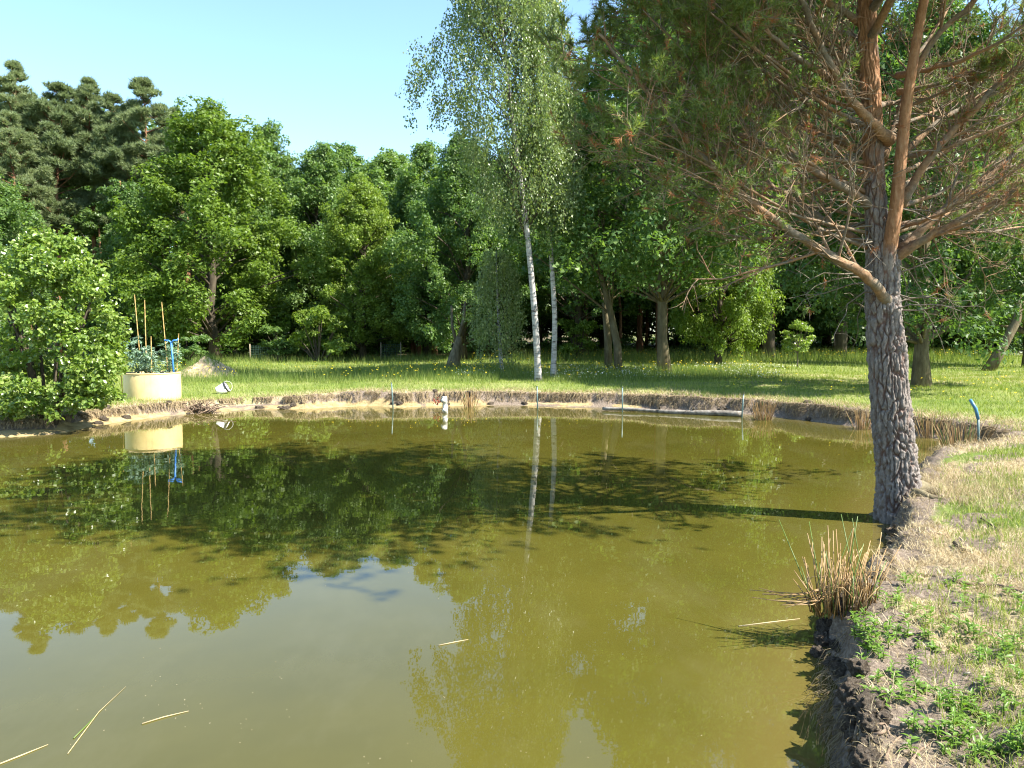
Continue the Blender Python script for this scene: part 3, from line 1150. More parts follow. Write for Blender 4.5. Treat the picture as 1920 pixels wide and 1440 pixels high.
# leaning broken trunk base behind the meadow
b = gp(850, 690, hz(PX(850, 36), 36))
e = empty('broken_trunk', (b[0], b[1], hz(b[0], b[1])))
e.scale = (.8, .8, .8)
t = MB()
an = np.linspace(0, 2 * math.pi, 15)[:-1]
P = np.array([(0, 0, -.15), (.02, 0, .25), (.10, 0, .7), (.22, 0, 1.15), (.3, 0, 1.6)])
t.tube(P, [.42, .36, .27, .2, .14], 12)
t.tube([(.28, 0, 1.5), (.5, .1, 2.3), (.62, .2, 3.4)], [.12, .09, .06], 8)
t.tube([(.2, 0, 1.2), (-.05, .1, 2.1), (-.1, .2, 3.2)], [.1, .08, .05], 8)
part('trunk', t.build('broken_trunk', M['bark_lit']), e)
tag(e, 'thick leaning brown trunk base with two upright stems, left of the small birch', 'tree trunk')

# a leaning log-like trunk at right
b = at(1866, 690, 31)
e = empty('slanted_tree', (b[0], b[1], hz(b[0], b[1])))
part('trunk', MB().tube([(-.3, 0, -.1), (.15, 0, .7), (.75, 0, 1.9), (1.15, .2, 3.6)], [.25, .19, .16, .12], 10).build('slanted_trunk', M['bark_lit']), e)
tag(e, 'slanted sunlit brown trunk at the right edge of the lawn', 'tree trunk')

# ------------------------------------------------------------------ hazel bush at left
g = np.random.default_rng(61)
b = gp(92, 788, .22)
e = empty('hazel_bush', (b[0], b[1], hz(b[0], b[1])))
for i in range(9):
    a = g.uniform(0, 6.28)
    r = g.uniform(.4, 1.2)
    st = MB().tube([(math.cos(a) * .12, math.sin(a) * .12, -.15), (math.cos(a) * r * .4, math.sin(a) * r * .4, 1.2), (math.cos(a) * r, math.sin(a) * r, 2.9)], [.045, .032, .012], 6)
    part('stem', st.build('hazel_stem', M['bark']), e)
cs, rs = [], []
for i in range(150):
    u = g.random()
    z = .15 + 3.55 * u
    prof = 1.36 * math.sin(math.pi * min(1, .22 + .72 * u)) ** .7
    a = i * 2.399
    r = prof * (.35 + .65 * g.random() ** .5)
    cs.append((math.cos(a) * r + .12, math.sin(a) * r * .9, z))
    rs.append(g.uniform(.22, .42))
for i in range(26):      # long boughs reaching out over the water's edge
    a = g.uniform(-.9, .6)
    cs.append((math.cos(a) * g.uniform(1.0, 1.65), math.sin(a) * g.uniform(.8, 1.4), g.uniform(.25, 1.7)))
    rs.append(g.uniform(.16, .3))
V, Q = cloud(np.array(cs), np.array(rs), 25000, .080, .072, g, .8, .35, .3, six=True)
part('foliage', mesh('hazel_foliage', V, [(Q, 0)], [M['hazel']]), e, 'stuff')
tag(e, 'big bright-leaved hazel bush overhanging the water at far left', 'bush')

# ------------------------------------------------------------------ the big pine on the near bank
g = np.random.default_rng(88)
PD = 8.75


def plate(P, T_u, zz):
    """bark plates: value 0 in the fissures, 1 on the plate"""
    wx_ = fbm(P[:, 0] * 4, P[:, 1] * 4, P[:, 2] * 5.5, 5, 4) - .5
    wy_ = fbm(P[:, 0] * 4 + 5, P[:, 1] * 4, P[:, 2] * 5.5, 15, 4) - .5
    wz_ = fbm(P[:, 0] * 5 + 9, P[:, 1] * 5, P[:, 2] * 2.2, 6, 3) - .5
    s = 20.0
    f1, f2, cid = worley(P[:, 0] * s + wx_ * 2.0, P[:, 1] * s + wy_ * 2.0, P[:, 2] * s * .17 + wz_ * 1.6, 3)
    w_ = .22 + .35 * vnoise(P[:, 0] * 6, P[:, 1] * 6, P[:, 2] * 2, 44)
    a = np.clip((f2 - f1) / w_, 0, 1)
    f1, f2, c2 = worley(P[:, 0] * 38 + wx_ * 5, P[:, 1] * 38 + wy_ * 5, P[:, 2] * 17 + wz_ * 6, 23)
    return a, cid, np.clip((f2 - f1) / .25, 0, 1), c2


def bark_tube(path, rad, sides, rings, depth, orange_fn):
    P = np.asarray(path, float)
    k = np.arange(len(P))
    tt = np.linspace(0, len(P) - 1, rings)
    PP = np.stack([np.interp(tt, k, P[:, j]) for j in range(3)], 1)
    for _ in range(max(2, rings // 40)):
        for __ in range(4):
            PP[1:-1] = (PP[:-2] + 2 * PP[1:-1] + PP[2:]) / 4
    rr = np.interp(tt, k, rad)
    m = MB().tube(PP, rr, sides, False)
    V = m.v[0]
    ctr = np.repeat(PP, sides, 0)
    nrm = unit(V - ctr)
    pl, cid, fl_, c2 = plate(V, None, None)
    an = np.arctan2(nrm[:, 1], nrm[:, 0])
    lobes = (fbm(nrm[:, 0] * 1.5 + 3, nrm[:, 1] * 1.5, V[:, 2] * .6, 12, 3) - .5)
    dep = depth * np.clip(np.repeat(rr, sides) / .2, .25, 1.3)
    lift = (sstep(0, .55, pl) - .8) * dep + (cid - .5) * dep * .35 + (c2 - .5) * dep * .42 * pl + (fl_ - 1) * dep * .22 + lobes * np.repeat(rr, sides) * .2
    lift += (fbm(V[:, 0] * 60, V[:, 1] * 60, V[:, 2] * 30, 9, 3) - .5) * dep * .6
    V = V + nrm * lift[:, None]
    me = mesh('pine_trunk', V, [(np.concatenate(m.q), 0)], [M['pine_bark']], True)
    attr(me, 'plate', pl)
    attr(me, 'orange', orange_fn(V))
    return me


trk = [(1684, 965, 52), (1684, 925, 47), (1682, 880, 43.5), (1676, 820, 41.5), (1669, 750, 40), (1663, 670, 40), (1657, 600, 37), (1655, 540, 36), (1655, 495, 34), (1650, 455, 29), (1644, 410, 24), (1640, 350, 21.5),
       (1638, 280, 20.5), (1634, 200, 20.5), (1629, 100, 20), (1625, 0, 18.5), (1620, -150, 16), (1620, -300, 14), (1618, -480, 12), (1616, -700, 9), (1612, -1000, 3)]
TP = np.array([at(a, b_, PD) for a, b_, _ in trk])
TR = np.array([.84 * r * PD / F for _, _, r in trk])
pb = np.array([TP[1, 0], PD, 0.0])
pb[2] = hz(pb[0], pb[1])
TP[0, 2] = -.25
pine = empty('pine_tree', pb)
off = pb


def org(V):
    z = V[:, 2]
    return .62 * sstep(1.75, 3.4, z) - .25 + .28 * sstep(3.0, 5, z)


part('trunk', bark_tube(TP - off, TR, 160, 500, .036, org), pine)
stB = [(1655, 560, 12), (1661, 510, 18), (1670, 455, 19), (1681, 385, 17), (1689, 300, 15), (1699, 200, 13.5), (1716, 90, 12), (1733, 0, 11), (1755, -130, 10), (1775, -280, 6), (1790, -400, 3)]
SBP = np.array([at(a, b_, PD - .06 - .05 * i) for i, (a, b_, _) in enumerate(stB)])
SBR = np.array([.68 * r * PD / F for _, _, r in stB])
part('stem', bark_tube(SBP - off, SBR, 70, 240, .012, lambda V: .85 * sstep(2.2, 3.3, V[:, 2]) - .1), pine)
for a_, L_, r_ in ((-.5, .55, .075), (.25, .8, .085), (.95, .6, .07), (-1.25, .45, .06), (1.9, .5, .06)):      # roots that grip the bank
    pts_ = []
    for f in np.linspace(0, 1, 8):
        x_, y_ = pb[0] + math.cos(a_ + .25 * f) * (.10 + L_ * f), pb[1] + math.sin(a_ + .25 * f) * (.10 + L_ * f)
        pts_.append((x_ - pb[0], y_ - pb[1], max(hz(x_, y_), -.05) - pb[2] + .16 * (1 - f) ** 3 + .012 - .05 * f))
    part('root', MB().tube(pts_, r_ * np.linspace(1.25, .35, 8) * (1 + .1 * g.normal(size=8)), 9).build('pine_root', M['bark_lit']), pine)
tag(pine, 'big leaning pine with deeply fissured bark at the pond edge on the right', 'pine')

limbs = [
    # (px,py) path, depth start, depth end, radius px at start
    ([(1668, 575), (1648, 542), (1618, 510), (1560, 483), (1480, 430), (1400, 375), (1310, 290), (1250, 215), (1180, 130), (1120, 60)], 8.55, 7.6, 13),
    ([(1650, 470), (1590, 440), (1530, 400), (1460, 360), (1400, 300), (1330, 235), (1260, 190)], 8.7, 9.9, 10),
    ([(1632, 385), (1600, 362), (1550, 335), (1490, 300), (1430, 270), (1350, 235), (1270, 140), (1200, 50)], 8.6, 8.1, 11),
    ([(1668, 262), (1640, 232), (1600, 195), (1565, 140), (1530, 60), (1500, 0), (1470, -90), (1440, -190)], 8.5, 7.5, 12),
    ([(1562, 150), (1500, 115), (1440, 60), (1380, 10), (1310, -50), (1230, -90)], 8.1, 7.3, 7),
    ([(1640, 165), (1590, 108), (1540, 92), (1470, 30), (1400, -60), (1330, -130)], 8.7, 9.3, 7),
    ([(1638, 300), (1580, 265), (1500, 240), (1420, 180), (1330, 80), (1240, 10), (1150, -40)], 8.9, 10.6, 8),
    ([(1675, 485), (1730, 448), (1800, 415), (1870, 375), (1930, 340), (2020, 290)], 8.6, 7.9, 11),
    ([(1690, 470), (1750, 410), (1820, 350), (1880, 310), (1960, 240), (2060, 180)], 8.6, 8.9, 11),
    ([(1686, 385), (1740, 300), (1800, 230), (1870, 160), (1950, 90), (2040, 20)], 8.6, 8.2, 10),
    ([(1692, 290), (1760, 225), (1830, 185), (1900, 135), (1990, 80)], 8.6, 9.6, 7),
    ([(1706, 150), (1760, 60), (1830, 0), (1890, -70), (1960, -150)], 8.4, 7.9, 8),
    ([(1655, 300), (1690, 200), (1715, 110), (1770, 30), (1830, -60)], 8.9, 10.2, 8),
    ([(1640, 240), (1560, 215), (1470, 205), (1370, 170), (1280, 150)], 8.9, 11.2, 7),
    ([(1650, 430), (1600, 420), (1540, 440), (1470, 445), (1400, 450), (1330, 430)], 8.8, 10.8, 7),
    ([(1655, 440), (1720, 420), (1800, 440), (1880, 430), (1960, 420)], 8.8, 11, 7),
    ([(1640, 60), (1560, 10), (1470, -60), (1370, -120), (1270, -170)], 8.75, 8.2, 9),
    ([(1640, 20), (1590, -60), (1530, -140), (1450, -230), (1400, -300)], 8.75, 9.8, 8),
    ([(1625, -40), (1700, -110), (1780, -180), (1880, -260)], 8.75, 8.5, 8),
    ([(1620, -150), (1540, -220), (1450, -310), (1380, -380)], 8.75, 8.4, 7),
    ([(1620, -220), (1680, -300), (1740, -380), (1800, -440)], 8.75, 9.3, 6),
    ([(1618, -330), (1560, -400), (1500, -470)], 8.75, 8.5, 5),
    ([(1618, -400), (1660, -470), (1700, -540)], 8.75, 8.8, 4),
    ([(1625, -100), (1600, -190), (1560, -300)], 8.75, 11.0, 6),
    ([(1755, -130), (1810, -200), (1880, -280)], 7.9, 7.4, 5),
    ([(1740, -30), (1690, -110), (1640, -200)], 7.9, 6.6, 5),
    ([(1630, -60), (1590, -200), (1520, -420)], 8.6, 6.0, 8),
    ([(1630, -60), (1700, -260), (1760, -520)], 8.6, 5.9, 8),
    ([(1620, -200), (1500, -380), (1330, -640)], 8.6, 6.2, 7),
    ([(1625, -20), (1520, -150), (1350, -330)], 8.6, 6.6, 8),
    ([(1635, 100), (1600, 60), (1550, 60), (1500, 70)], 8.8, 11.8, 7),
    ([(1640, 200), (1680, 190), (1720, 200), (1780, 210)], 8.8, 11.6, 7),
    ([(1625, 0), (1570, -40), (1500, -60), (1430, -70)], 8.8, 11.5, 7),
    ([(1625, -100), (1680, -120), (1740, -110)], 8.8, 11.3, 6),
    ([(1650, 330), (1640, 310), (1600, 300), (1540, 290)], 8.8, 11.4, 7),
    ([(1618, -300), (1540, -330), (1470, -350)], 8.75, 10.6, 5),
]
for i in range(30):      # many thin spreading branches
    sd_ = -1 if i % 5 < 3 else 1
    y0 = 130 + 350 * ((i * .618) % 1)
    x0 = 1648 + sd_ * 4 + (30 if sd_ > 0 else 0)
    ln_ = g.uniform(260, 560) if sd_ < 0 else g.uniform(180, 330)
    ri = g.uniform(.3, .95)
    bow = g.uniform(-30, 40)
    limbs.append(([(x0, y0), (x0 + sd_ * ln_ * .3, y0 - ln_ * ri * .22 + bow * .6), (x0 + sd_ * ln_ * .65, y0 - ln_ * ri * .6 + bow), (x0 + sd_ * ln_, y0 - ln_ * ri)], 8.7, 8.7 + g.uniform(-1.9, 2.6), g.uniform(3.6, 6)))
NEED_P, NEED_A, DEAD_P, DEAD_A = [], [], [], []


def tuft(p, a, dead=False):
    (DEAD_P if dead else NEED_P).append(p)
    (DEAD_A if dead else NEED_A).append(a)


def grow(mb, p0, d, ln, r, depth, bare):
    """a side branch that ends in needled twigs"""
    n = 5 if depth < 2 else 3
    P = [p0]
    dd = d.copy()
    for k in range(n - 1):
        dd = unit(dd + g.normal(size=3) * .16 + np.array([0, 0, .05]))
        P.append(P[-1] + dd * ln / (n - 1))
    P = np.array(P)
    mb.tube(P, np.linspace(r, max(.0022, r * .25), n), 4 if depth < 2 else 3, False)
    if depth == 2:
        if g.random() < bare:
            return
        for f in (.35, .68, 1.0):
            if g.random() < .92:
                q = np.array([np.interp(f * (n - 1), np.arange(n), P[:, j]) for j in range(3)])
                tuft(q, dd, g.random() < .03)
        return
    m = int(g.integers(6, 10)) if depth == 0 else int(g.integers(3, 6))
    for i in range(m):
        f = .2 + .8 * (i + g.random()) / m
        q = np.array([np.interp(min(f, 1) * (n - 1), np.arange(n), P[:, j]) for j in range(3)])
        sd = unit(np.cross(dd, g.normal(size=3)))
        nd = unit(dd * .75 + sd * g.uniform(.5, .95) + np.array([0, 0, .12]))
        grow(mb, q, nd, ln * g.uniform(.32, .55) * (1.15 - .5 * f), r * .5, depth + 1, bare)
    tuft(P[-1], dd)


for li, (pp, d0, d1, r0) in enumerate(limbs):
    n = len(pp)
    ds = np.linspace(d0, d1, n)
    ds[0] += .16
    ds[1] += .05
    P = np.array([at(a, b_, dd) for (a, b_), dd in zip(pp, ds)]) - off
    k = np.arange(n)
    tt = np.linspace(0, n - 1, n * 4)
    P4 = np.stack([np.interp(tt, k, P[:, j]) for j in range(3)], 1)
    for _ in range(3):
        P4[1:-1] = (P4[:-2] + 2 * P4[1:-1] + P4[2:]) / 4
    P4[2:-1] += g.normal(size=(len(P4) - 3, 3)) * .007
    rad = .8 * r0 * 8.5 / F * np.linspace(1, .14, len(P4)) ** .8
    rad[:3] *= (1.5, 1.3, 1.12)
    lm = MB()
    lm.tube(P4, rad, 10)
    length = np.sum(np.linalg.norm(np.diff(P4, axis=0), axis=1))
    nb = int(7 + length * 3.2) if r0 > 6.2 else int(4 + length * 2.2)
    for i in range(nb):
        f = .22 + .78 * (i + g.random()) / nb
        j = min(len(P4) - 2, int(f * (len(P4) - 1)))
        q = P4[j]
        dd = unit(P4[j + 1] - P4[j])
        sd = unit(np.cross(dd, g.normal(size=3)))
        nd = unit(dd * .8 + sd * g.uniform(.5, 1.0) + np.array([0, 0, .08]))
        bare = float(np.clip(1.1 - 1.5 * f, .06, .97))
        grow(lm, q, nd, min(1.25, .36 * length) * g.uniform(.55, 1.15) * (1.2 - .5 * f), rad[j] * .34 + .0028, 0 if f > .3 else 1, bare)
    part('limb', lm.build('pine_limb', M['limb']), pine)

# the crown above the frame, which throws the wide shade on the water
HI_P, HI_A = [], []
um = MB()
done = 0
zt_ = TP[-1, 2]
for tr_ in range(2200):
    z0 = g.uniform(3.2, zt_ - .6)
    a = g.uniform(0, 6.28)
    L = (3.8 * (1 - ((z0 - 3.2) / (zt_ - 3.2)) ** 2.2) + .5) * g.uniform(.75, 1.1)
    c0 = np.array([np.interp(z0, TP[1:, 2], TP[1:, k]) for k in range(3)])
    dv = np.array([math.cos(a), math.sin(a), .35])
    P = np.array([c0 + dv * L * f + np.array([0, 0, .25 * math.sin(f * 3)]) for f in np.linspace(0, 1, 7)])
    if np.any(P[2:, 2] - .35 < CAM_H + .415 * (P[2:, 1] + .3)) or P[-1, 1] < 4.6:
        continue
    um.tube(P - off, np.linspace(.05, .008, 7), 5, False)
    for k in range(int(34 * L / 3)):
        f = .3 + .75 * g.random()
        q = c0 + dv * L * f + np.array([0, 0, .25 * math.sin(f * 3)]) + g.normal(size=3) * np.array([.3, .3, .16])
        for j in range(4):
            HI_P.append(q - off + g.normal(size=3) * .12)
            HI_A.append(dv + g.normal(size=3) * .5)
    done += 1
    if done >= 105:
        break
part('upper_limbs', um.build('pine_upper_limbs', M['limb']), pine)

# dead twigs round the lower crown
dt = MB()
for i in range(54):
    side = g.choice([-1, 1])
    p0 = at(1655 + side * 20, g.uniform(180, 590), PD + g.uniform(-.25, .2)) - off
    d = unit(np.array([side * g.uniform(.5, 1.3), g.uniform(-1, .6), g.uniform(-.45, .4)]))
    P = [p0]
    for k in range(6):
        d = unit(d + g.normal(size=3) * .28 + np.array([0, 0, -.09]))
        P.append(P[-1] + d * g.uniform(.07, .22))
    dt.tube(P, np.linspace(.009, .0025, 7), 4, False)
    for k in range(3):
        j = g.integers(2, 7)
        q = P[j]
        e2 = unit(d + g.normal(size=3) * .8)
        e3 = unit(e2 + g.normal(size=3) * .5 - np.array([0, 0, .2]))
        dt.tube([q, q + e2 * .13, q + e2 * .13 + e3 * .12], [.004, .003, .0018], 3, False)
        if g.random() < .1:
            tuft(q + e2 * .13, e2, True)
        elif g.random() < .18:
            tuft(q + e2 * .13 + e3 * .1, e3)
part('dead_twigs', dt.build('pine_dead_twigs', M['dead_twig']), pine, 'stuff')


def needle_mesh(P, A, nk, mat, name, L=(.05, .085), wd=.0026):
    P, A = np.array(P), unit(np.array(A))
    n = len(P) * nk
    s = g.uniform(-.085, .02, n)[:, None]
    P2 = np.repeat(P, nk, 0) + np.repeat(A, nk, 0) * s
    D2 = unit(np.repeat(A, nk, 0) * .75 + g.normal(size=(n, 3)) * .55)
    ln = g.uniform(*L, n)[:, None]
    sd_ = unit(np.cross(D2, g.normal(size=(n, 3)) * .7 + np.array([.3, -.4, .7]))) * wd
    V = np.stack([P2 - sd_, P2 + sd_, P2 + D2 * ln], 1).reshape(-1, 3)
    return mesh(name, V, [(np.arange(n)[:, None] * 3 + np.array([[0, 1, 2]]), 0)], [mat])


NA_ = np.array(NEED_P) + off        # most needles sit high and far out, few near the trunk
wt_ = .12 + .88 * sstep(2.6, 5.2, NA_[:, 2]) * sstep(.3, 2.2, np.abs(NA_[:, 0] - pb[0] + .1)) + .25 * sstep(1.6, 2.8, np.abs(NA_[:, 0] - pb[0]))
if True:
    k = g.choice(len(NEED_P), min(9800, len(NEED_P)), replace=False, p=wt_ / wt_.sum())
    NEED_P = [NEED_P[i] for i in k]
    NEED_A = [NEED_A[i] for i in k]
part('needles', needle_mesh(NEED_P, NEED_A, 34, M['needle'], 'pine_needles', (.05, .085), .0036), pine, 'stuff')
part('upper_needles', needle_mesh(HI_P, HI_A, 16, M['needle'], 'pine_upper_needles', (.08, .15), .009), pine, 'stuff')
part('dead_needles', needle_mesh(DEAD_P[:1500], DEAD_A[:1500], 30, M['needle_dead'], 'pine_dead_needles'), pine, 'stuff')

# ------------------------------------------------------------------ grass, straw, flowers
g = np.random.default_rng(404)


def field(n, x0, x1, y0, y1, keep):
    x = g.uniform(x0, x1, n)
    y = g.uniform(y0, y1, n)
    k = keep(x, y)
    return x[k], y[k]


def near_field(n):
    y = np.exp(g.uniform(math.log(2.9), math.log(14.5), n))
    return np.where(g.random(n) < .76, g.uniform(.28, .70, n), g.uniform(.70, 1.3, n)) * y + .05, y


def in_view(x, y, m=1.18):
    return np.abs(x) < y * 960 / F * m + .3


def build_blades(name, mat, sets, label):
    mb = MB()
    for P, H, W, lean, seg in sets:
        mb.add(*blades(P, H, W, lean, g, seg))
    o = link(name, mb.build(name, mat, False))
    return tag(o, label, None, None, 'stuff')


sets = []
# mown meadow beyond the pond
x, y = field(260000, -17, 22, 14, 30, lambda x, y: in_view(x, y))
P, d = on_ground(x, y)
keep = (d > .2) & (P[:, 2] > .20 + .13 * vnoise(x * .7, y * .7, seed=71) - .06 * sstep(-4, -7, x)) & (g.random(len(x)) < np.where(vnoise(x * .45, y * .45, seed=72) > .34, 1, .5))
P = P[keep][:105000]
sets.append((P, g.uniform(.05, .13, len(P)), .012, .55, 1))
x, y = field(130000, -30, 34, 30, 47, lambda x, y: in_view(x, y))
P, d = on_ground(x, y)
P = P[:76000]
sets.append((P, g.uniform(.07, .2, len(P)), .02, .5, 1))
# green patches on the near bank
x, y = near_field(90000)
P, d = on_ground(x, y)
nn = fbm(x * .9, y * .9, seed=55, o=4)
keep = (d > .45) & (nn + .10 * sstep(.8, 3.2, d) + .05 * sstep(10, 12, y) < .555 + .09 * g.random(len(x))) & (g.random(len(x)) < sstep(.3, 2.4, d) + .15)
P = P[keep][:52000]
sets.append((P, g.uniform(.03, .12, len(P)) * (.6 + .06 * P[:, 1]), .0022 + .0005 * P[:, 1], .8, 2))
build_blades('grass', M['grass'], sets, 'short green grass on the meadow and in patches on the near bank')

sets = []
# tall flowering grass behind the far bank and along the wood
x, y = field(60000, -12, 9, 25.2, 31, lambda x, y: in_view(x, y) & (vnoise(x * .6, y * .5, seed=73) > .25))
x = x[:22000]
y = y[:22000]
P, d = on_ground(x, y)
sets.append((P, g.uniform(.15, .48, len(P)) * (.6 + .6 * vnoise(x * .8, y * .8, seed=74)), .011, .35, 1))
x, y = field(30000, 0, 24, 37, 45, lambda x, y: in_view(x, y))
P, d = on_ground(x[:12000], y[:12000])
sets.append((P, g.uniform(.25, .75, len(P)), .016, .3, 1))
x, y = field(12000, -26, 0, 38, 46, lambda x, y: in_view(x, y))
P, d = on_ground(x[:6000], y[:6000])
sets.append((P, g.uniform(.2, .55, len(P)), .018, .35, 1))
build_blades('tall_grass', M['tall_grass'], sets, 'tall seeding meadow grass behind the far bank and along the wood')

sets = []
# straw lying on the near bank
x, y = near_field(120000)
P, d = on_ground(x, y, .004)
nn = fbm(x * .9, y * .9, seed=55, o=4)
bare = sstep(.5, .6, fbm(x * 3.1, y * 3.1, seed=59, o=4))
keep = (d > .10) & (g.random(len(x)) < 1 - .85 * bare) & (g.random(len(x)) < np.clip((nn - .33) * 3.2, .12, 1)) & (g.random(len(x)) < .45 + .55 * sstep(4.2, 5.6, y))
P = P[keep][:76000]
sets.append((P, g.uniform(.03, .13, len(P)) * (.6 + .06 * P[:, 1]), .0012 + .0004 * P[:, 1], 2.6, 2))
# upright dry tufts round the pine's foot
b0 = pb[:2]
x = b0[0] + .25 + np.abs(g.normal(size=4200)) * .75
y = b0[1] + g.normal(size=4200) * .75 - .1
P, d = on_ground(x, y)
P = P[(d > .06)]
sets.append((P, g.uniform(.05, .20, len(P)), .0036, 1.3, 2))
# drooping straw along the far bank's lip
x, y = field(240000, -13, 10.5, 14.2, 25, lambda x, y: in_view(x, y))
P, d = on_ground(x, y)
keep = (d > .30) & (d < 1.05) & (P[:, 2] > .14) & (g.random(len(x)) < .8)
P = P[keep][:13000]
sets.append((P, g.uniform(.05, .18, len(P)), .010, 1.7, 1))
build_blades('dry_grass', M['straw'], sets, 'pale dry straw matting the near bank and the far bank lip')

# root thatch hanging from the cut edge of the far bank
nrm_pts, dirs = [], []
n = len(SHS)
for i in range(n):
    a, b_ = SHS[i], SHS[(i + 1) % n]
    if min(a[1], b_[1]) < 13.8 and not (a[0] > 6.5 and a[1] > 12.8):
        continue
    L = np.linalg.norm(b_ - a)
    m = int(L * 420)
    t_ = g.random(m)[:, None]
    p = a + (b_ - a) * t_
    e_ = (b_ - a) / L
    nn = np.array([e_[1], -e_[0]])
    if shore_dist(np.array([(a + b_)[0] / 2 + nn[0] * .1]), np.array([(a + b_)[1] / 2 + nn[1] * .1]))[0] < 0:
        nn = -nn
    nrm_pts.append(p)
    dirs.append(np.repeat(nn[None], m, 0))
p, nn = np.concatenate(nrm_pts), np.concatenate(dirs)
bestd = np.full(len(p), .5)
found = np.zeros(len(p), bool)
for dd in np.arange(.05, 1.6, .05):       # walk inland to where the cut edge begins
    q = p + nn * dd
    z = terrain(q[:, 0], q[:, 1])[0]
    new = (~found) & (z > .22)
    bestd[new] = dd
    found |= new
q = p + nn * (bestd - .02 + g.uniform(-.03, .12, len(p)))[:, None]
z, _ = terrain(q[:, 0], q[:, 1])
root = np.stack([q[:, 0], q[:, 1], z + .01], 1)
keep = found & (g.random(len(p)) < .15 + 1.1 * fbm(p[:, 0] * 1.1, p[:, 1] * 1.1, seed=82, o=3))
p, nn, q, z, root = p[keep], nn[keep], q[keep], z[keep], root[keep]
ln = g.uniform(.05, .27, len(p)) * (.35 + 1.0 * vnoise(p[:, 0] * 1.3, p[:, 1] * 1.3, seed=81))
mid = root.copy()
mid[:, :2] -= nn * (ln * g.uniform(.3, .7, len(p)))[:, None]
mid[:, 2] += .01 - ln * .15
tip = mid.copy()
tip[:, :2] -= nn * (ln * .15)[:, None]
tip[:, 2] -= ln * g.uniform(.4, 1.0, len(p))
tip[:, 2] = np.maximum(tip[:, 2], .03)
tip[:, :2] += g.normal(size=(len(p), 2)) * .035
tang = np.stack([-nn[:, 1], nn[:, 0], np.zeros(len(p))], 1) * .006
V = np.stack([root - tang, root + tang, mid + tang, mid - tang, tip], 1).reshape(-1, 3)
i_ = np.arange(len(p))[:, None] * 5
me = mesh('bank_thatch', V, [(i_ + np.array([[0, 1, 2, 3]]), 0), (i_ + np.array([[3, 2, 4]]), 0)], [M['thatch']])
tag(link('bank_thatch', me), 'brown dead roots and thatch hanging from the cut far bank', None, None, 'stuff')

# wild flowers
def flowers(name, mat, x, y, h0, h1, size, label):
    P, _ = on_ground(x, y)
    P[:, 2] += g.uniform(h0, h1, len(P))
    V, Q = leaves(np.repeat(P, 3, 0), g.normal(size=(len(P) * 3, 3)) * .5 + np.array([0, -.5, 1]), size, size * .9, g)
    tag(link(name, mesh(name, V, [(Q, 0)], [mat])), label, None, None, 'stuff')


x1, y1 = field(2600, -12, 9, 25, 31.5, lambda x, y: in_view(x, y) & (vnoise(x * .5, y * .5, seed=75) > .3))
x2, y2 = field(2600, -2, 24, 36, 45.5, lambda x, y: in_view(x, y))
x3, y3 = field(500, 6, 16, 14.5, 24, lambda x, y: in_view(x, y) & (shore_dist(x, y) > 1))
x = np.concatenate([x1[:620], x2[:700], x3[:130]])
y = np.concatenate([y1[:620], y2[:700], y3[:130]])
flowers('yellow_flowers', M['yellow'], x, y, .18, .5, .031, 'small yellow meadow flowers scattered through the tall grass')
x1, y1 = field(1800, -2, 12, 26, 33, lambda x, y: in_view(x, y) & (vnoise(x * .6, y * .6, seed=76) > .5))
flowers('white_flowers', M['white_petal'], x1[:800], y1[:800], .05, .22, .026, 'white clover heads low in the shaded meadow grass')

# ------------------------------------------------------------------ weeds on the near bank: each plant its own thing
lf = MB()
Lw, Ww = .062, .019
lf.add([(0, 0, 0), (.3 * Lw, Ww * .5, .006), (.65 * Lw, Ww * .42, .004), (Lw, 0, -.008), (.65 * Lw, -Ww * .42, .004), (.3 * Lw, -Ww * .5, .006), (.35 * Lw, 0, .001), (.68 * Lw, 0, -.001)],
       None, [(0, 6, 1), (1, 6, 2), (6, 7, 2), (7, 3, 2), (0, 5, 6), (5, 4, 6), (6, 4, 7), (7, 4, 3)])
leaf_me = lf.build('weed_leaf', M['weed'], True)
weed_spots = []
zones = [((1690, 1170), 90, 45, 26), ((1640, 1230), 60, 40, 12), ((1780, 1210), 90, 40, 12), ((1700, 1300), 90, 40, 14), ((1830, 1330), 90, 60, 16), ((1880, 1230), 50, 60, 10),
         ((1760, 1390), 120, 30, 10), ((1890, 1420), 60, 20, 8), ((1720, 1100), 60, 15, 6), ((1870, 1130), 60, 40, 8)]
zone_txt = ['in the thick bright patch right of the reed clump', 'on the bank edge just below the reed clump', 'right of the bright patch beside the reeds', 'below the bright patch, above the bare soil',
            'in the lower right corner of the bank', 'at the right edge among the straw', 'at the bottom edge beside the exposed roots', 'in the bottom right corner', 'just in front of the long dark root', 'at the right end of the long dark root']
for ((cx_, cy_), sx, sy, k), wl in zip(zones, zone_txt):
    for i in range(int(k * 1.3)):
        px, py = cx_ + g.normal() * sx * .6, cy_ + g.normal() * sy * .6
        q = hit(px, py)
        dd = float(shore_dist(np.array([q[0]]), np.array([q[1]]))[0])
        if dd > .12:
            weed_spots.append((q[0], q[1], wl))
stem_me = {}
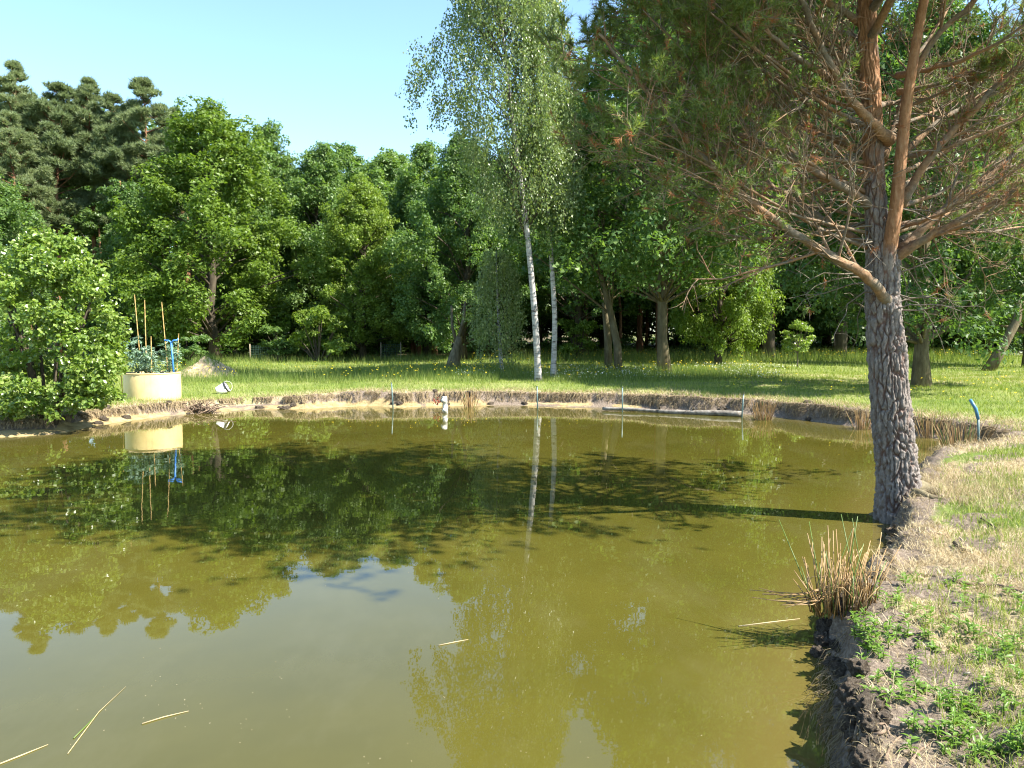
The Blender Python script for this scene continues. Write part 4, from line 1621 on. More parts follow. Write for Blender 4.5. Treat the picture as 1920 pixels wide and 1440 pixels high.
for wi_, (x, y, wl) in enumerate(weed_spots):
    H = g.uniform(.025, .10)
    e = empty('weed', (x, y, hz(x, y)), g.uniform(0, 6.28))
    tag(e, 'leafy light green weed ' + wl, 'weed', 'weeds ' + wl)
    hk = round(H * 50)
    if hk not in stem_me:
        stem_me[hk] = MB().tube([(0, 0, -.02), (.004, .002, hk / 100), (.0, .006, hk / 50)], [.003, .0025, .0015], 4).build('weed_stem', M['weed'])
    part('stem', stem_me[hk], e)
    nl = int(7 + H * 70)
    for k in range(nl):
        f = .12 + .88 * k / (nl - 1)
        o = part('leaf', leaf_me, e)
        s = g.uniform(.65, 1.1) * (1.15 - .5 * f)
        o.location = (0, 0, hk / 50 * f)
        o.scale = (s, s * g.uniform(.8, 1.3), s)
        o.rotation_euler = (g.normal() * .25, -g.uniform(-.1, .75), k * 2.2 + g.normal() * .3)

# ------------------------------------------------------------------ reeds
def reed_stem(L, bend, r, g, sides=5, kink=False):
    a = g.uniform(0, 6.28)
    b_ = np.array([math.cos(a), math.sin(a), 0]) * bend
    P = [np.array([0, 0, -.03]), np.array([0, 0, L * .5]) + b_ * .25, np.array([0, 0, L]) + b_]
    if kink:        # the top has snapped and hangs to one side
        q = np.array([0, 0, L * .72]) + b_ * .5
        P = [P[0], P[1], q, q + np.array([math.cos(a) * .09, math.sin(a) * .09, -.02]), q + np.array([math.cos(a) * .14, math.sin(a) * .14, -.12])]
        return MB().tube(P, [r, r * .9, r * .8, r * .7, r * .5], sides)
    return MB().tube(P, [r, r * .9, r * .6], sides)


g = np.random.default_rng(909)
rb = gp(1575, 1192, .06)
reeds = empty('reed_clump', (rb[0], rb[1], max(.03, hz(rb[0], rb[1]))))
sm = {}
for k in range(14):
    L = (.25, .32, .38, .42, .46, .5, .55)[k % 7]
    sm[k] = reed_stem(L, g.uniform(.01, .12), .0042, g, 5, k in (3, 8)).build('reed_stem', M['reed'])
gm_ = [reed_stem(L, .03, .004, g).build('green_reed_stem', M['reed_green']) for L in (.45, .55, .68)]
for i in range(115):
    a = g.uniform(0, 6.28)
    r = .17 * math.sqrt(g.random())
    bx, by = math.cos(a) * r * 1.25, math.sin(a) * r * .9
    grn = g.random() < .07
    o = part('stem', gm_[g.integers(3)] if grn else sm[int(g.integers(14))], reeds)
    o.location = (bx, by, 0)
    ln = .55 * r / .17
    o.rotation_euler = (-by / .17 * .26 + g.normal() * .09, bx / .17 * .24 + g.normal() * .09 - .06, g.uniform(0, 6.28))
    s = g.uniform(.55, .98)
    o.scale = (1, 1, s)
    if grn:
        o['label'] = 'green reed stem'
for (tpx, tpy, ln, gr) in ((1608, 968, .74, True), (1552, 985, .70, False), (1562, 995, .68, False), (1600, 990, .72, False), (1543, 1015, .62, False)):
    tp = at(tpx, tpy, rb[1] + g.uniform(-.05, .1)) - np.array([rb[0], rb[1], reeds.location.z])
    p0 = np.array([tp[0] * .35, tp[1] * .3, -.03])
    part('stem', MB().tube([p0, (p0 + tp) / 2 + np.array([-.01, 0, .02]), tp], [.0048, .0042, .0025], 5).build('tall_reed_stem', M['reed_green'] if gr else M['reed']), reeds)
for i in range(16):      # broken stems lying out over the water
    a = math.pi + g.uniform(-.45, .5)
    L = g.uniform(.28, .62)
    z0 = g.uniform(.05, .2)
    part('broken_stem', MB().tube([(-.05, 0, z0), (math.cos(a) * L * .5, math.sin(a) * L * .5, z0 * .6), (math.cos(a) * L, math.sin(a) * L, g.uniform(-.0, .12))], [.0045, .004, .0025], 5).build('broken_reed', M['reed']), reeds)
tag(reeds, 'clump of cut tan reed stems at the water edge below the pine', 'reeds')


def small_clump(px, py, z, Hm, n, rad, label, green=.08, lean=.35):
    p = gp(px, py, z)
    zb = max(-.02, hz(p[0], p[1]))
    e = empty('reed_clump', (p[0], p[1], zb))
    for nm, mt, cnt in (('stems', M['reed'], n), ('green_stems', M['reed_green'], int(n * green))):
        if cnt < 1:
            continue
        mb = MB()
        for i in range(cnt):
            a = g.uniform(0, 6.28)
            r = rad * math.sqrt(g.random())
            p0 = np.array([math.cos(a) * r, math.sin(a) * r, -.05])
            L = Hm * g.uniform(.55, 1.05)
            d = np.array([math.cos(a) * r / rad * lean + g.normal() * .1, math.sin(a) * r / rad * lean + g.normal() * .1, 1])
            mb.tube([p0, p0 + d * L], [.0065, .004], 4, False)
        part(nm, mb.build('reed_' + nm, mt), e, 'stuff')
    tag(e, label, 'reeds')


small_clump(1430, 787, 0, .52, 75, .17, 'tan cut reed clump standing in the water beside the floating log')
small_clump(1618, 803, 0.02, .5, 60, .18, 'rusty dry reed clump partly hidden by the left side of the pine trunk')
small_clump(1800, 838, .05, .55, 90, .28, 'wide dry reed clump in the inlet right of the pine, below the blue stake', .25, .5)
small_clump(1745, 815, .05, .5, 55, .24, 'pale straw reed clump close to the right side of the pine trunk', .1)
small_clump(882, 762, .02, .5, 45, .14, 'thin brown reed tuft on the far bank right of the white pipe')

# ------------------------------------------------------------------ planter with its plants
g = np.random.default_rng(31)
m = NT('cream_paint')
c = m.coord('Object')
n1 = m.noise(3, 5, .6, c)
n2 = m.noise(20, 4, .6, c)
c3 = m.coord('Object', (5, 5, .7))
n3 = m.noise(1.6, 6, .7, c3)
base_ = m.ramp(n1, [(.25, (.60, .44, .19)), (.6, (.71, .55, .26)), (.85, (.64, .49, .25))])
base_ = m.mix(m.ramp(n3, [(.56, (0, 0, 0)), (.75, (.55, .55, .55))]), base_, (.34, .27, .15))
M['cream'] = m.done(m.bsdf(base_, .5, m.bump(n2, .1, .004), .4).outputs[0])
M['soil'] = plain('potting_soil', (.09, .065, .045), .95, .1, .5, 30, .6)
b = hit(287, 751)
PLY = b[1] + .70
PLX = PX(286, PLY)
zp = hz(PLX, PLY - .3) - .02
pl = empty('planter', (PLX, PLY, zp))
HP, RP = .68, .70
# rounded twelve-sided tank outline
m1 = MB().lathe([(RP * .99, -.3), (RP, .02), (RP, HP - .03), (RP - .01, HP), (RP - .035, HP), (RP - .045, HP - .03), (RP - .045, HP - .12)], 48)
part('tub', m1.build('planter_tub', M['cream']), pl)
M['cream_rim'] = plain('worn_cream_rim', (.50, .38, .19), .6, .3, .3, 9)
an_ = np.linspace(0, 2 * math.pi, 49)
part('rim', MB().tube(np.stack([(RP - .012) * np.cos(an_), (RP - .012) * np.sin(an_), np.full(49, HP - .006)], 1), .022, 8, False).build('planter_rim', M['cream_rim']), pl)
m2 = MB().lathe([(RP - .047, HP - .10), (.45, HP - .07), (.2, HP - .05), (.001, HP - .05)], 40)
part('soil', m2.build('planter_soil', M['soil']), pl)
tag(pl, 'round cream tub planter full of tomato plants on the far bank', 'planter')

M['bamboo'] = plain('bamboo', (.50, .33, .12), .55, .4, .3, 12)
stakes = [((252, 552), (262, 665), 'longest bamboo stake, leaning at the left of the tomato planter'),
          ((271, 562), (274, 665), 'second bamboo stake from the left in the planter, nearly upright'),
          ((303, 566), (311, 655), 'bamboo stake alone in the middle of the planter, leaning right'),
          ((283, 630), (284, 675), 'short bamboo stake behind the tomato leaves'),
          ((335, 625), (332, 685), 'short bamboo stake right of the blue tap stand'),
          ((224, 655), (227, 700), 'short bamboo stake at the left, half behind the hazel leaves')]
for k, (tp, bt, lab) in enumerate(stakes):
    D = PLY + (.1, -.15, .1, -.3, .2, -.1)[k]
    p1, p0 = at(*tp, D), at(*bt, D)
    d = (p1 - p0) / np.linalg.norm(p1 - p0)
    zt = zp + HP - .07
    p00 = p0 - d * max(0, (p0[2] - zt + .15) / max(.2, d[2]))
    if k == 5:
        p00 = p0 - d * max(0, p0[2] - hz(p0[0], p0[1]) + .1)
    L = np.linalg.norm(p1 - p00)
    e = empty('bamboo_stake', p00)
    mb = MB()
    nseg = max(3, int(L / .22))
    pth, rd = [], []
    for i in range(nseg):
        for f, r in ((0, .0125), (.5, .0115), (.94, .0115), (.97, .0145)):
            pth.append(d * L * (i + f) / nseg)
            rd.append(r)
    mb.tube(pth, rd, 7)
    part('cane', mb.build('cane', M['bamboo']), e)
    tag(e, lab, 'stake', 'bamboo stakes in the planter')


def tomato(x, y, H, sp, n, seed, label):
    g = np.random.default_rng(seed)
    e = empty('tomato_plant', (x, y, zp + HP - .09))
    st = MB()
    LP, LN, LA = [], [], []
    for s in range(4):
        a = g.uniform(0, 6.28)
        top = np.array([math.cos(a) * sp * .45, math.sin(a) * sp * .45, H * g.uniform(.7, 1)])
        P = wander((0, 0, 0), top, 5, .02, g)
        st.tube(P, np.linspace(.008, .004, 5), 5)
        for k in range(9):
            f = .15 + .85 * k / 8
            q = np.array([np.interp(f * 4, np.arange(5), P[:, j]) for j in range(3)])
            an = k * 2.4 + s
            ln = sp * g.uniform(.45, .8)
            tip = q + np.array([math.cos(an) * ln, math.sin(an) * ln, g.uniform(-.12, .06)])
            st.tube([q, (q + tip) / 2 + np.array([0, 0, .04]), tip], [.004, .003, .0015], 3, False)
            for i in range(n):
                ff = g.uniform(.3, 1.05)
                LP.append(q + (tip - q) * ff + g.normal(size=3) * .025 + np.array([0, 0, .02]))
                LN.append(g.normal(size=3) * .5 + np.array([0, -.3, .8]))
                LA.append(tip - q + g.normal(size=3) * .15)
    V, Q = leaves(np.array(LP), np.array(LN), g.uniform(.08, .14, len(LP)), g.uniform(.035, .06, len(LP)), g, axis=unit(np.array(LA)))
    part('stem', st.build('tomato_stem', M['tomato']), e)
    part('foliage', mesh('tomato_foliage', V, [(Q, 0)], [M['tomato']]), e, 'stuff')
    tag(e, label, 'plant')


tomato(PLX - .33, PLY - .1, 1.0, .38, 12, 1, 'bushy blue-green tomato plant at the left of the planter, by two long canes')
tomato(PLX + .02, PLY - .2, .8, .36, 12, 2, 'low dense tomato plant in the middle of the planter')
tomato(PLX + .36, PLY + .15, 1.05, .32, 9, 3, 'taller thin tomato plant at the right of the planter behind the blue stand')

# blue tap stand
M['blue'] = plain('blue_paint', (.05, .22, .62), .4, .5, .1)
D = PLY - .15
p0, p1 = at(326, 702, D), at(321, 641, D)
p0[2] = zp + HP - .12
e = empty('sprinkler_stand', p0)
v = p1 - p0
part('pole', MB().tube([(0, 0, 0), v * .5, v], [.024, .022, .022], 10).build('stand_pole', M['blue']), e)
a1, a2 = v + np.array([-.16, 0, .04]), v + np.array([.17, 0, .05])
part('arm', MB().tube([v + np.array([0, 0, -.02]), v + np.array([-.06, 0, .03]), a1], [.024, .022, .02], 8).build('stand_arm', M['blue']), e)
part('arm', MB().tube([v + np.array([0, 0, -.02]), v + np.array([.06, 0, .035]), a2], [.024, .022, .02], 8).build('stand_arm', M['blue']), e)
part('nozzle', MB().tube([a1 + np.array([0, 0, -.02]), a1 + np.array([-.015, 0, .02])], [.02, .012], 8).build('stand_nozzle', M['blue']), e)
part('nozzle', MB().tube([a2 + np.array([0, 0, -.02]), a2 + np.array([.01, 0, .05])], [.018, .010], 8).build('stand_nozzle', M['blue']), e)
tag(e, 'bright blue forked sprinkler stand rising from the planter', 'sprinkler')

# ------------------------------------------------------------------ tipped bucket
M['white_plastic'] = plain('white_plastic', (.74, .73, .70), .4, .45, .06)
M['dark_plastic'] = plain('dark_plastic', (.05, .05, .055), .5, .4, .2)
b = hit(417, 738)
bx, by = b[0], b[1]
bk = empty('bucket', (bx, by, hz(bx, by) + .13))
bk.rotation_euler = (R(14), R(62), R(25))
part('body', MB().lathe([(.001, -.15), (.118, -.15), (.124, -.14), (.148, .14), (.142, .14), (.118, -.13), (.001, -.13)], 28).build('bucket_body', M['white_plastic']), bk)
part('rim', MB().lathe([(.149, .10), (.158, .105), (.160, .15), (.152, .155), (.143, .15)], 28).build('bucket_rim', M['dark_plastic']), bk)
part('handle', MB().tube([(.155 * math.cos(t_), .155 * math.sin(t_), .13 + .13 * math.sin(t_)) for t_ in np.linspace(0, math.pi, 12)], .004, 5).build('bucket_handle', M['white_plastic']), bk)
tag(bk, 'white plastic bucket with a dark rim tipped over on the grass', 'bucket')

# ------------------------------------------------------------------ soil mound
b = at(385, 703, 28.5)
zg = hz(b[0], 28.5)
n_r, n_a = 16, 44
V = []
for i in range(n_r + 1):
    r = i / n_r
    for j in range(n_a):
        a = 2 * math.pi * j / n_a
        x_, y_ = math.cos(a) * r * 1.35, math.sin(a) * r * 1.1
        z_ = .66 * (1 - r ** 1.6) * (.75 + .5 * float(vnoise(x_ * 2.2, y_ * 2.2, seed=5))) + .09 * (float(vnoise(x_ * 8, y_ * 8, seed=6)) - .5) - .08 * r
        V.append((x_, y_, z_))
j0 = np.arange(n_a)
j1 = (j0 + 1) % n_a
Q = np.concatenate([np.stack([i * n_a + j0, (i + 1) * n_a + j0, (i + 1) * n_a + j1, i * n_a + j1], 1) for i in range(n_r)])
M['mound'] = plain('mound_soil', (.40, .31, .19), .95, .1, .4, 9, .8)
e = empty('soil_mound', (b[0], 28.5, zg))
part('earth', mesh('mound_earth', V, [(Q, 0)], [M['mound']], True), e)
gx_, gy_ = g.normal(size=1500) * .75, g.normal(size=1500) * .65
V_ = np.array(V)
rr_ = np.sqrt((gx_ / 1.35) ** 2 + (gy_ / 1.1) ** 2)
k = (rr_ < 1.1) & (vnoise(gx_ * 2, gy_ * 2, seed=8) > .42)
gx_, gy_, rr_ = gx_[k], gy_[k], rr_[k]
zz = .66 * (1 - np.clip(rr_, 0, 1) ** 1.6) * (.75 + .5 * vnoise(gx_ * 2.2, gy_ * 2.2, seed=5))
mb = MB()
mb.add(*blades(np.stack([gx_, gy_, zz - .02], 1), g.uniform(.12, .35, len(gx_)), .016, .5, g, 1))
part('grass', mb.build('mound_grass', M['tall_grass'], False), e, 'stuff')
tag(e, 'low heap of pale soil overgrown with grass behind the bucket', 'mound')

# ------------------------------------------------------------------ marker posts standing in the pond edge
M['post'] = plain('green_grey_paint', (.10, .16, .155), .45, .5, .25, 15)
M['post_top'] = plain('dark_cap', (.05, .07, .08), .5, .4)
for (bp, tp, lab) in (((737, 766), (734, 718), 'thin green metal post at the far bank left of the white pipe'),
                      ((1008, 767), (1007, 725), 'thin green metal post in the water below the birches'),
                      ((1167, 773), (1167, 726), 'thin green metal post in front of the left end of the floating log'),
                      ((1391, 783), (1394, 740), 'short leaning green post at the right end of the floating log')):
    p0 = gp(*bp)
    p1 = at(*tp, p0[1] + .02)
    e = empty('marker_post', p0)
    v = p1 - p0
    part('pole', MB().tube([v * -.5, v * .5, v], .018, 10).build('post_pole', M['post']), e)
    part('cap', MB().tube([v * .985, v * 1.0 + np.array([0, 0, .012])], [.021, .016], 10).build('post_cap', M['post_top']), e)
    tag(e, lab, 'post', 'posts along the far bank')

# blue stake in the inlet at right
p0 = gp(1835, 838, .08)
e = empty('blue_stake', p0)
t1, t2 = at(1834, 785, p0[1]) - p0, at(1819, 749, p0[1] + .05) - p0
part('pole', MB().tube([(0, 0, -.2), t1 * .5, t1], .02, 9).build('stake_pole', M['post']), e)
M['sleeve'] = plain('blue_sleeve', (.06, .19, .31), .4, .5, .2, 12)
part('sleeve', MB().tube([t1 * .98, t1 * .5 + t2 * .5 + np.array([.03, 0, 0]), t2], [.027, .029, .027], 12).build('stake_sleeve', M['sleeve']), e)
tag(e, 'bent stake with a blue sleeved top among the reeds at right', 'stake')

# ------------------------------------------------------------------ white overflow pipe with two openings
M['pvc'] = plain('white_pvc', (.58, .56, .50), .45, .4, .22, 14)
M['pipe_shade'] = plain('pipe_inside_shade', (.03, .03, .035), .7, .2)
p0 = gp(836, 774)
e = empty('overflow_pipe', (p0[0], p0[1], 0))
e.rotation_euler = (0, R(-5), 0)
part('pipe', MB().lathe([(.058, -.4), (.058, .10), (.068, .105), (.068, .16), (.058, .165), (.058, .25), (.068, .255), (.068, .40), (.062, .42), (.001, .425)], 20).build('pipe_body', M['pvc']), e)


def socket(z, ax, col, ln=.11, nm='socket'):
    ax = unit(np.array(ax, float))
    c0 = np.array([0, 0, z])
    o = part(nm, MB().tube([c0, c0 + ax * ln, c0 + ax * (ln + .001), c0 + ax * (ln - .03)], [.056, .056, .046, .044], 18, False).build('pipe_socket', M['pvc']), e)
    in_ = MB().tube([c0 + ax * (ln - .032), c0 + ax * (ln - .028)], [.045, .045], 18)  # dark disc closes the socket, standing in for the shade inside
    q = link('opening', in_.build('pipe_opening', col), o)
    return o


socket(.33, (-.5, -1, -.1), M['pipe_shade'])
socket(.07, (-.25, -1, .05), M['dark_plastic'])
tag(e, 'white plastic overflow pipe with two round openings standing in the water', 'pipe')
# red rag of dead leaves left of the pipe
p0 = gp(821, 752, .22)
V, Q = leaves(np.array([0, 0, 0]) + g.normal(size=(26, 3)) * np.array([.06, .03, .05]), g.normal(size=(26, 3)) + np.array([0, -1, .5]), .09, .05, g)
M['rust'] = plain('rusty_leaf', (.20, .055, .035), .7, .2, .3)
o = link('dead_leaves', mesh('dead_leaves', V, [(Q, 0)], [M['rust']]))
o.location = (p0[0], p0[1], max(.2, hz(p0[0], p0[1]) + .05))
tag(o, 'small clump of red dead leaves just left of the white pipe', 'leaf clump')

# ------------------------------------------------------------------ birch log floating under the bank
p0, p1 = gp(1130, 768, .03), gp(1392, 779, .03)
e = empty('floating_log', p0)
v = p1 - p0
n = 26
tt = np.linspace(0, 1, n)
P = v * tt[:, None]
P[:, 2] += .025 + .012 * np.sin(tt * 9)
P[:, 1] += .02 * np.sin(tt * 7)
rad = np.interp(tt, [0, .3, .32, .42, .45, .65, .67, 1], [.045, .052, .040, .042, .056, .060, .064, .075]) * (1 + .05 * g.normal(size=n))
M['log'] = bark_mat('grey_log_bark', [(.3, (.07, .06, .05)), (.5, (.20, .18, .15)), (.8, (.38, .35, .31))], (9, 9, 9), .5, .02)
part('trunk', MB().tube(P, rad, 14).build('log_trunk', M['log']), e)
for f in (.42, .66):
    q = v * f + np.array([0, -.03, .08])
    part('knot', MB().tube([q, q + np.array([.02, -.02, .07])], [.025, .016], 7).build('log_knot', M['bark']), e)
tag(e, 'long pale birch log lying in the water along the far bank', 'log')

# ------------------------------------------------------------------ floating straws and flecks
def straw(a, b_, r, mat, label, kink=None):
    p0, p1 = gp(*a, .003), gp(*b_, .003)
    e = MB()
    P = [p0 * 0, (p1 - p0) * .5 + np.array([.004, .004, 0]), p1 - p0]
    if kink is not None:
        P = [p0 * 0, gp(*kink, .004) - p0, p1 - p0]
    o = link('floating_straw', e.tube(P, [r, r * .9, r * .4], 5).build('floating_straw', mat))
    o.location = tuple(p0)
    tag(o, label, 'straw')


straw((-20, 1440), (90, 1396), .0045, M['straw'], 'tan straw floating at the lower left corner of the pond')
straw((127, 1413), (236, 1287), .0022, M['straw'], 'long thin straw floating beside the green blade', (185, 1335))
straw((138, 1384), (186, 1334), .0035, M['reed_green'], 'short green reed blade floating on the grey water')
straw((266, 1357), (354, 1333), .0040, M['straw'], 'tan knotted straw floating alone right of the green blade', (308, 1344))
straw((822, 1210), (878, 1199), .0042, M['straw'], 'pale straw floating on the reflection of the birch')
straw((1385, 1174), (1500, 1160), .0045, M['straw'], 'straw floating out from the tan reed clump')
fl = []
for i in range(420):
    px, py = g.uniform(0, 1500), g.uniform(860, 1440)
    p = gp(px, py, .002)
    if g.random() > .08 + 1.2 * float(sstep(.5, .75, fbm(np.array([p[0] * 1.3]), np.array([p[1] * .9]), seed=91, o=3))[0]):
        continue
    if shore_dist(np.array([p[0]]), np.array([p[1]]))[0] < -.15:
        fl.append(p)
V, Q = leaves(np.array(fl), np.tile([[0, 0, 1.0]], (len(fl), 1)), g.uniform(.003, .011, len(fl)) * np.where(g.random(len(fl)) < .1, 1.9, 1), .005, g, fold=0)
tag(link('floating_flecks', mesh('floating_flecks', V, [(Q, 0)], [M['straw']])), 'tiny pale flecks of leaf and petal floating on the pond', None, None, 'stuff')

# ------------------------------------------------------------------ near bank: clods, roots, sticks, stones
def blob(seed, sub=3, amp=.35, fr=2.2):
    import bmesh
    bm = bmesh.new()
    bmesh.ops.create_icosphere(bm, subdivisions=sub, radius=1)
    V = np.array([v.co[:] for v in bm.verts])
    Fc = np.array([[v.index for v in f.verts] for f in bm.faces])
    bm.free()
    n1 = fbm(V[:, 0] * fr + seed * 7, V[:, 1] * fr, V[:, 2] * fr, seed, 4) - .5
    n2 = fbm(V[:, 0] * fr * 4 + seed * 7, V[:, 1] * fr * 4, V[:, 2] * fr * 4, seed + 3, 3) - .5
    return V * (1 + n1 * amp * 2 + n2 * amp * .7)[:, None], Fc


m = NT('root_bound_mud')
c = m.coord('Object')
n1 = m.noise(3.5, 6, .7, c)
n2 = m.noise(14, 5, .7, c)
M['mud'] = m.done(m.bsdf(m.ramp(n1, [(.3, (.06, .045, .034)), (.5, (.17, .135, .10)), (.72, (.38, .32, .25))]), .9, m.bump(n2, 1, .15), .15).outputs[0])
M['stone'] = plain('pale_stone', (.30, .26, .20), .8, .2, .2, 5, .3)
M['root'] = bark_mat('root_bark', [(.3, (.10, .07, .05)), (.6, (.22, .16, .11)), (.85, (.36, .29, .21))], (22, 22, 22), .5, .01)
clods = []
for k in range(4):
    V, Fc = blob(k + 1, 4, .55, 2.6)
    clods.append(mesh('clod', V, [(Fc, 0)], [M['mud']], True))
cl_px = [(1545, 1205, .07), (1535, 1230, .045), (1562, 1245, .05), (1580, 1285, .045), (1600, 1300, .06), (1635, 1322, .065), (1600, 1335, .04), (1655, 1345, .04), (1640, 1085, .07), (1660, 1040, .06), (1675, 1010, .05), (1618, 1100, .05)]
for i in range(34):
    py = g.uniform(1150, 1438)
    px = np.interp(py, [1110, 1160, 1200, 1245, 1290, 1350, 1440], [1598, 1555, 1537, 1550, 1564, 1568, 1562]) + g.uniform(0, 75) * (.4 + .6 * (py > 1260))
    cl_px.append((px, py, g.uniform(.018, .06)))
for i in range(12):
    py = g.uniform(985, 1110)
    cl_px.append((np.interp(py, [985, 1030, 1070, 1110], [1668, 1655, 1640, 1598]) + g.uniform(0, 45), py, g.uniform(.02, .05)))
for k, (px, py, s) in enumerate(cl_px):
    p = hit(px, py)
    z = max(hz(p[0], p[1]), .02) - s * .2
    o = link('mud_clod', clods[k % 4])
    o.location = (p[0], p[1], z + s * .15)
    o.scale = (s * g.uniform(.8, 1.2), s * g.uniform(.8, 1.2), s * g.uniform(.7, 1.05))
    o.rotation_euler = (g.uniform(-.4, .4), g.uniform(-.4, .4), g.uniform(0, 6.28))
    tag(o, 'dark root-bound clod of mud ' + ('on the bank edge below the reed clump' if py > 1150 else 'on the bank edge between the reeds and the pine'), 'clod', 'mud clods below the reeds' if py > 1150 else 'mud clods above the reeds')
for k in range(40):
    px = g.uniform(150, 1560)
    py = np.interp(px, [q_[0] for q_ in shore_px], [q_[1] for q_ in shore_px]) - g.uniform(1, 24)
    p = hit(px, py)
    if p[1] < 14 or not (.05 < float(shore_dist(np.array([p[0]]), np.array([p[1]]))[0]) < 1.6):
        continue
    s = g.uniform(.035, .11)
    o = link('mud_clod', clods[k % 4])
    o.location = (p[0], p[1], max(hz(p[0], p[1]), .01))
    o.scale = (s * g.uniform(.9, 1.6), s, s * g.uniform(.6, .9))
    o.rotation_euler = (0, 0, g.uniform(0, 6.28))
    tag(o, 'crumbled brown clod of earth at the foot of the far bank', 'clod', 'earth clods on the far bank')
p = hit(372, 760)
mb = MB()
for i in range(90):
    q = g.normal(size=3) * np.array([.22, .12, .06])
    d = g.normal(size=3) * np.array([.16, .1, .08])
    mb.tube([q - d, q + g.normal(size=3) * .04, q + d + np.array([0, -.04, -.05])], [.012, .014, .006], 4, False)
o = link('root_tangle', mb.build('root_tangle', M['root']))
o.location = (p[0], p[1], hz(p[0], p[1]) + .08)
tag(o, 'tangle of dead roots on the far bank just right of the planter', 'roots')
stones = []
for k in range(3):
    V, Fc = blob(k + 11, 2, .16, 1.4)
    stones.append(mesh('stone', V * np.array([1, .8, .6]), [(Fc, 0)], [M['stone']], True))
st_px = [(1708, 1348, .016), (1695, 1360, .018), (1757, 1307, .03), (1720, 1235, .022), (1812, 1265, .026), (1830, 1282, .02), (1697, 1398, .02), (1657, 1337, .022), (1617, 1318, .026), (1730, 1088, .03), (1745, 1085, .02), (1700, 965, .03), (1850, 1190, .02), (1790, 1130, .018), (1725, 1425, .02), (1640, 1420, .018)]
for k, (px, py, s) in enumerate(st_px):
    p = hit(px, py)
    o = link('stone', stones[k % 3])
    o.location = (p[0], p[1], hz(p[0], p[1]) + s * .25)
    s *= g.uniform(.55, .95)
    o.scale = (s * g.uniform(.8, 1.4), s, s * g.uniform(.6, 1))
    o.rotation_euler = (g.uniform(-.5, .5), g.uniform(-.5, .5), g.uniform(0, 6.28))
    tag(o, 'small pale stone lying on the near bank soil', 'stone', 'stones on the near bank')


def root(pxs, r, label, mat='root', lift=.015, name='exposed_root'):
    P = []
    for px, py in pxs:
        q = gp(px, py, .3)
        q[2] = hz(q[0], q[1])
        # slide along the sight line to the real ground height
        for _ in range(4):
            q = gp(px, py, q[2])
            q[2] = .5 * q[2] + .5 * max(.01, hz(q[0], q[1]))
        P.append(q + np.array([0, 0, lift]))
    P = np.array(P)
    k = np.arange(len(P))
    tt = np.linspace(0, len(P) - 1, len(P) * 4)
    P = np.stack([np.interp(tt, k, P[:, j]) for j in range(3)], 1)
    P[1:-1] = (P[:-2] + 2 * P[1:-1] + P[2:]) / 4
    rad = r * np.linspace(1, .55, len(P)) * (1 + .12 * g.normal(size=len(P)))
    o = link(name, MB().tube(P - P[0], rad, 8).build(name, M[mat]))
    o.location = tuple(P[0])
    tag(o, label, 'root' if 'root' in name else 'stick')


root([(1610, 1425), (1628, 1395), (1650, 1380), (1668, 1372)], .012, 'thick pale root at the bottom of the near bank, lowest of the roots')
root([(1603, 1395), (1608, 1365), (1628, 1352), (1650, 1360), (1640, 1378)], .009, 'looping brown root on the bare near bank soil')
root([(1625, 1390), (1640, 1365), (1660, 1362), (1668, 1385)], .008, 'small curled root beside the looping brown root')
root([(1660, 1430), (1672, 1400), (1690, 1385)], .008, 'short root stub right of the thick pale root')
root([(1590, 1415), (1620, 1385), (1640, 1375)], .006, 'thin straight rootlet crossing the bare soil')
root([(1705, 1440), (1720, 1415), (1745, 1400)], .007, 'short stub of root at the bottom edge near the weeds')
root([(1700, 1078), (1740, 1082), (1790, 1092), (1830, 1100), (1880, 1103), (1925, 1118)], .020, 'long dark root running across the dry near bank')
root([(1790, 1022), (1805, 1035), (1825, 1038)], .016, 'short dark dead stick lying in the dry grass', 'bark', .02, 'dead_stick')
root([(1840, 975), (1870, 995), (1880, 1010)], .009, 'thin dark stick half hidden in grass at the right', 'bark', .015, 'dead_stick')
root([(1690, 925), (1680, 975), (1665, 1000)], .03, 'grey root of the pine running down to the water', 'root', .0)
root([(1710, 985), (1745, 1000), (1790, 1003)], .014, 'low root in the straw just in front of the pine', 'root', .0)

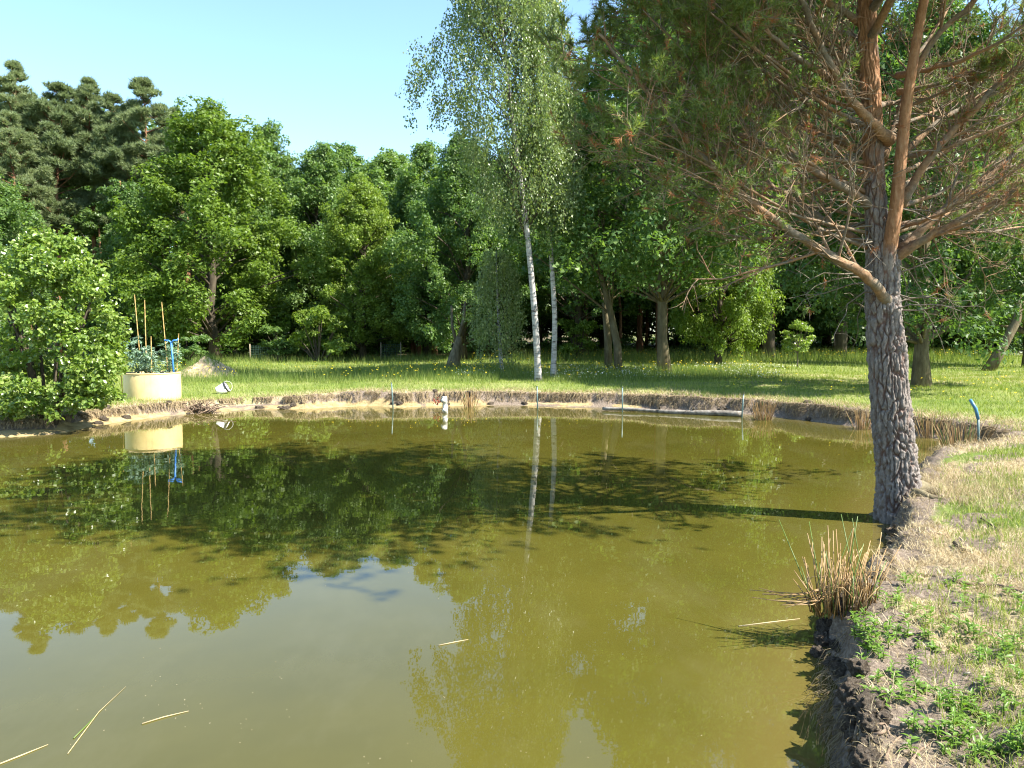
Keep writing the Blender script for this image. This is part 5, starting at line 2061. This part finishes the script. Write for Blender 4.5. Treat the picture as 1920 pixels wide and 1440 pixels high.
# fine rootlets hanging at the near bank's cut edge
mb = MB()
for i in range(330):
    u = g.random()
    px = np.interp(u, [0, .25, .5, .75, 1], [1560, 1535, 1550, 1568, 1565]) + abs(g.normal()) * 22
    py = np.interp(u, [0, 1], [1190, 1440]) + g.normal() * 6
    q = gp(px, py, .15)
    q[2] = max(.05, hz(q[0], q[1])) + .02
    d = np.array([-g.uniform(.02, .10), -g.uniform(-.03, .05), -g.uniform(.03, .16)])
    mb.tube([q, q + d * .5 + np.array([-.015, 0, .012]) + g.normal(size=3) * .01, q + d], [.002, .0016, .0008], 3, False)
tag(link('rootlets', mb.build('rootlets', M['thatch'])), 'fine pale rootlets hanging from the cut edge of the near bank', None, None, 'stuff')

# ------------------------------------------------------------------ wire netting: tree guards and the fence behind the bush
m = NT('green_wire')
M['wire'] = m.done(m.bsdf((.10, .20, .15), .5, None, .4).outputs[0])
M['stake_wood'] = plain('grey_wood', (.30, .25, .18), .85, .15, .3, 12, .3)


def net(px0, px1, D, h, label):
    x0, x1 = PX(px0, D), PX(px1, D)
    zc = hz((x0 + x1) / 2, D)
    e = empty('wire_netting', ((x0 + x1) / 2, D, zc))
    hw = (x1 - x0) / 2
    mb = MB()
    nxw = max(4, int(2 * hw / .09))
    for i in range(nxw + 1):
        x_ = -hw + 2 * hw * i / nxw
        mb.tube([(x_, .03 * math.sin(i), 0), (x_, .03 * math.sin(i), h)], .004, 3, False)
    for j in range(int(h / .09) + 1):
        mb.tube([(-hw, 0, j * .09), (0, .03, j * .09), (hw, 0, j * .09)], .004, 3, False)
    part('mesh_wire', mb.build('mesh_wire', M['wire']), e, 'stuff')
    for x_ in (-hw, hw):
        part('stake', MB().tube([(x_, 0, -.2), (x_, 0, h + .08)], .03, 7).build('net_stake', M['stake_wood']), e)
    tag(e, label, 'netting')


net(715, 752, 42, .85, 'short panel of green wire netting at the wood edge by the dark oak trunk')
net(470, 520, 42.5, .75, 'low green wire netting with wooden stakes right of the big sunlit oak')
p = at(36, 752, 17.2)
e = empty('wire_fence', (p[0], 17.2, hz(p[0], 17.2)))
mb = MB()
for i in range(16):
    x_ = -1.2 + i * .085
    mb.tube([(x_, 0, 0), (x_ + .05, 0, .55 - .012 * i)], .003, 3, False)
for j in range(7):
    mb.tube([(-1.25, 0, j * .085), (0.08, 0, j * .075)], .003, 3, False)
part('mesh_wire', mb.build('fence_wire', M['wire']), e, 'stuff')
part('post', MB().tube([(-.05, 0, -.2), (.08, 0, .5), (.22, 0, 1.25)], [.05, .045, .04], 8).build('fence_post', M['bark']), e)
tag(e, 'sagging wire fence with a dark leaning post left of the hazel bush', 'fence')
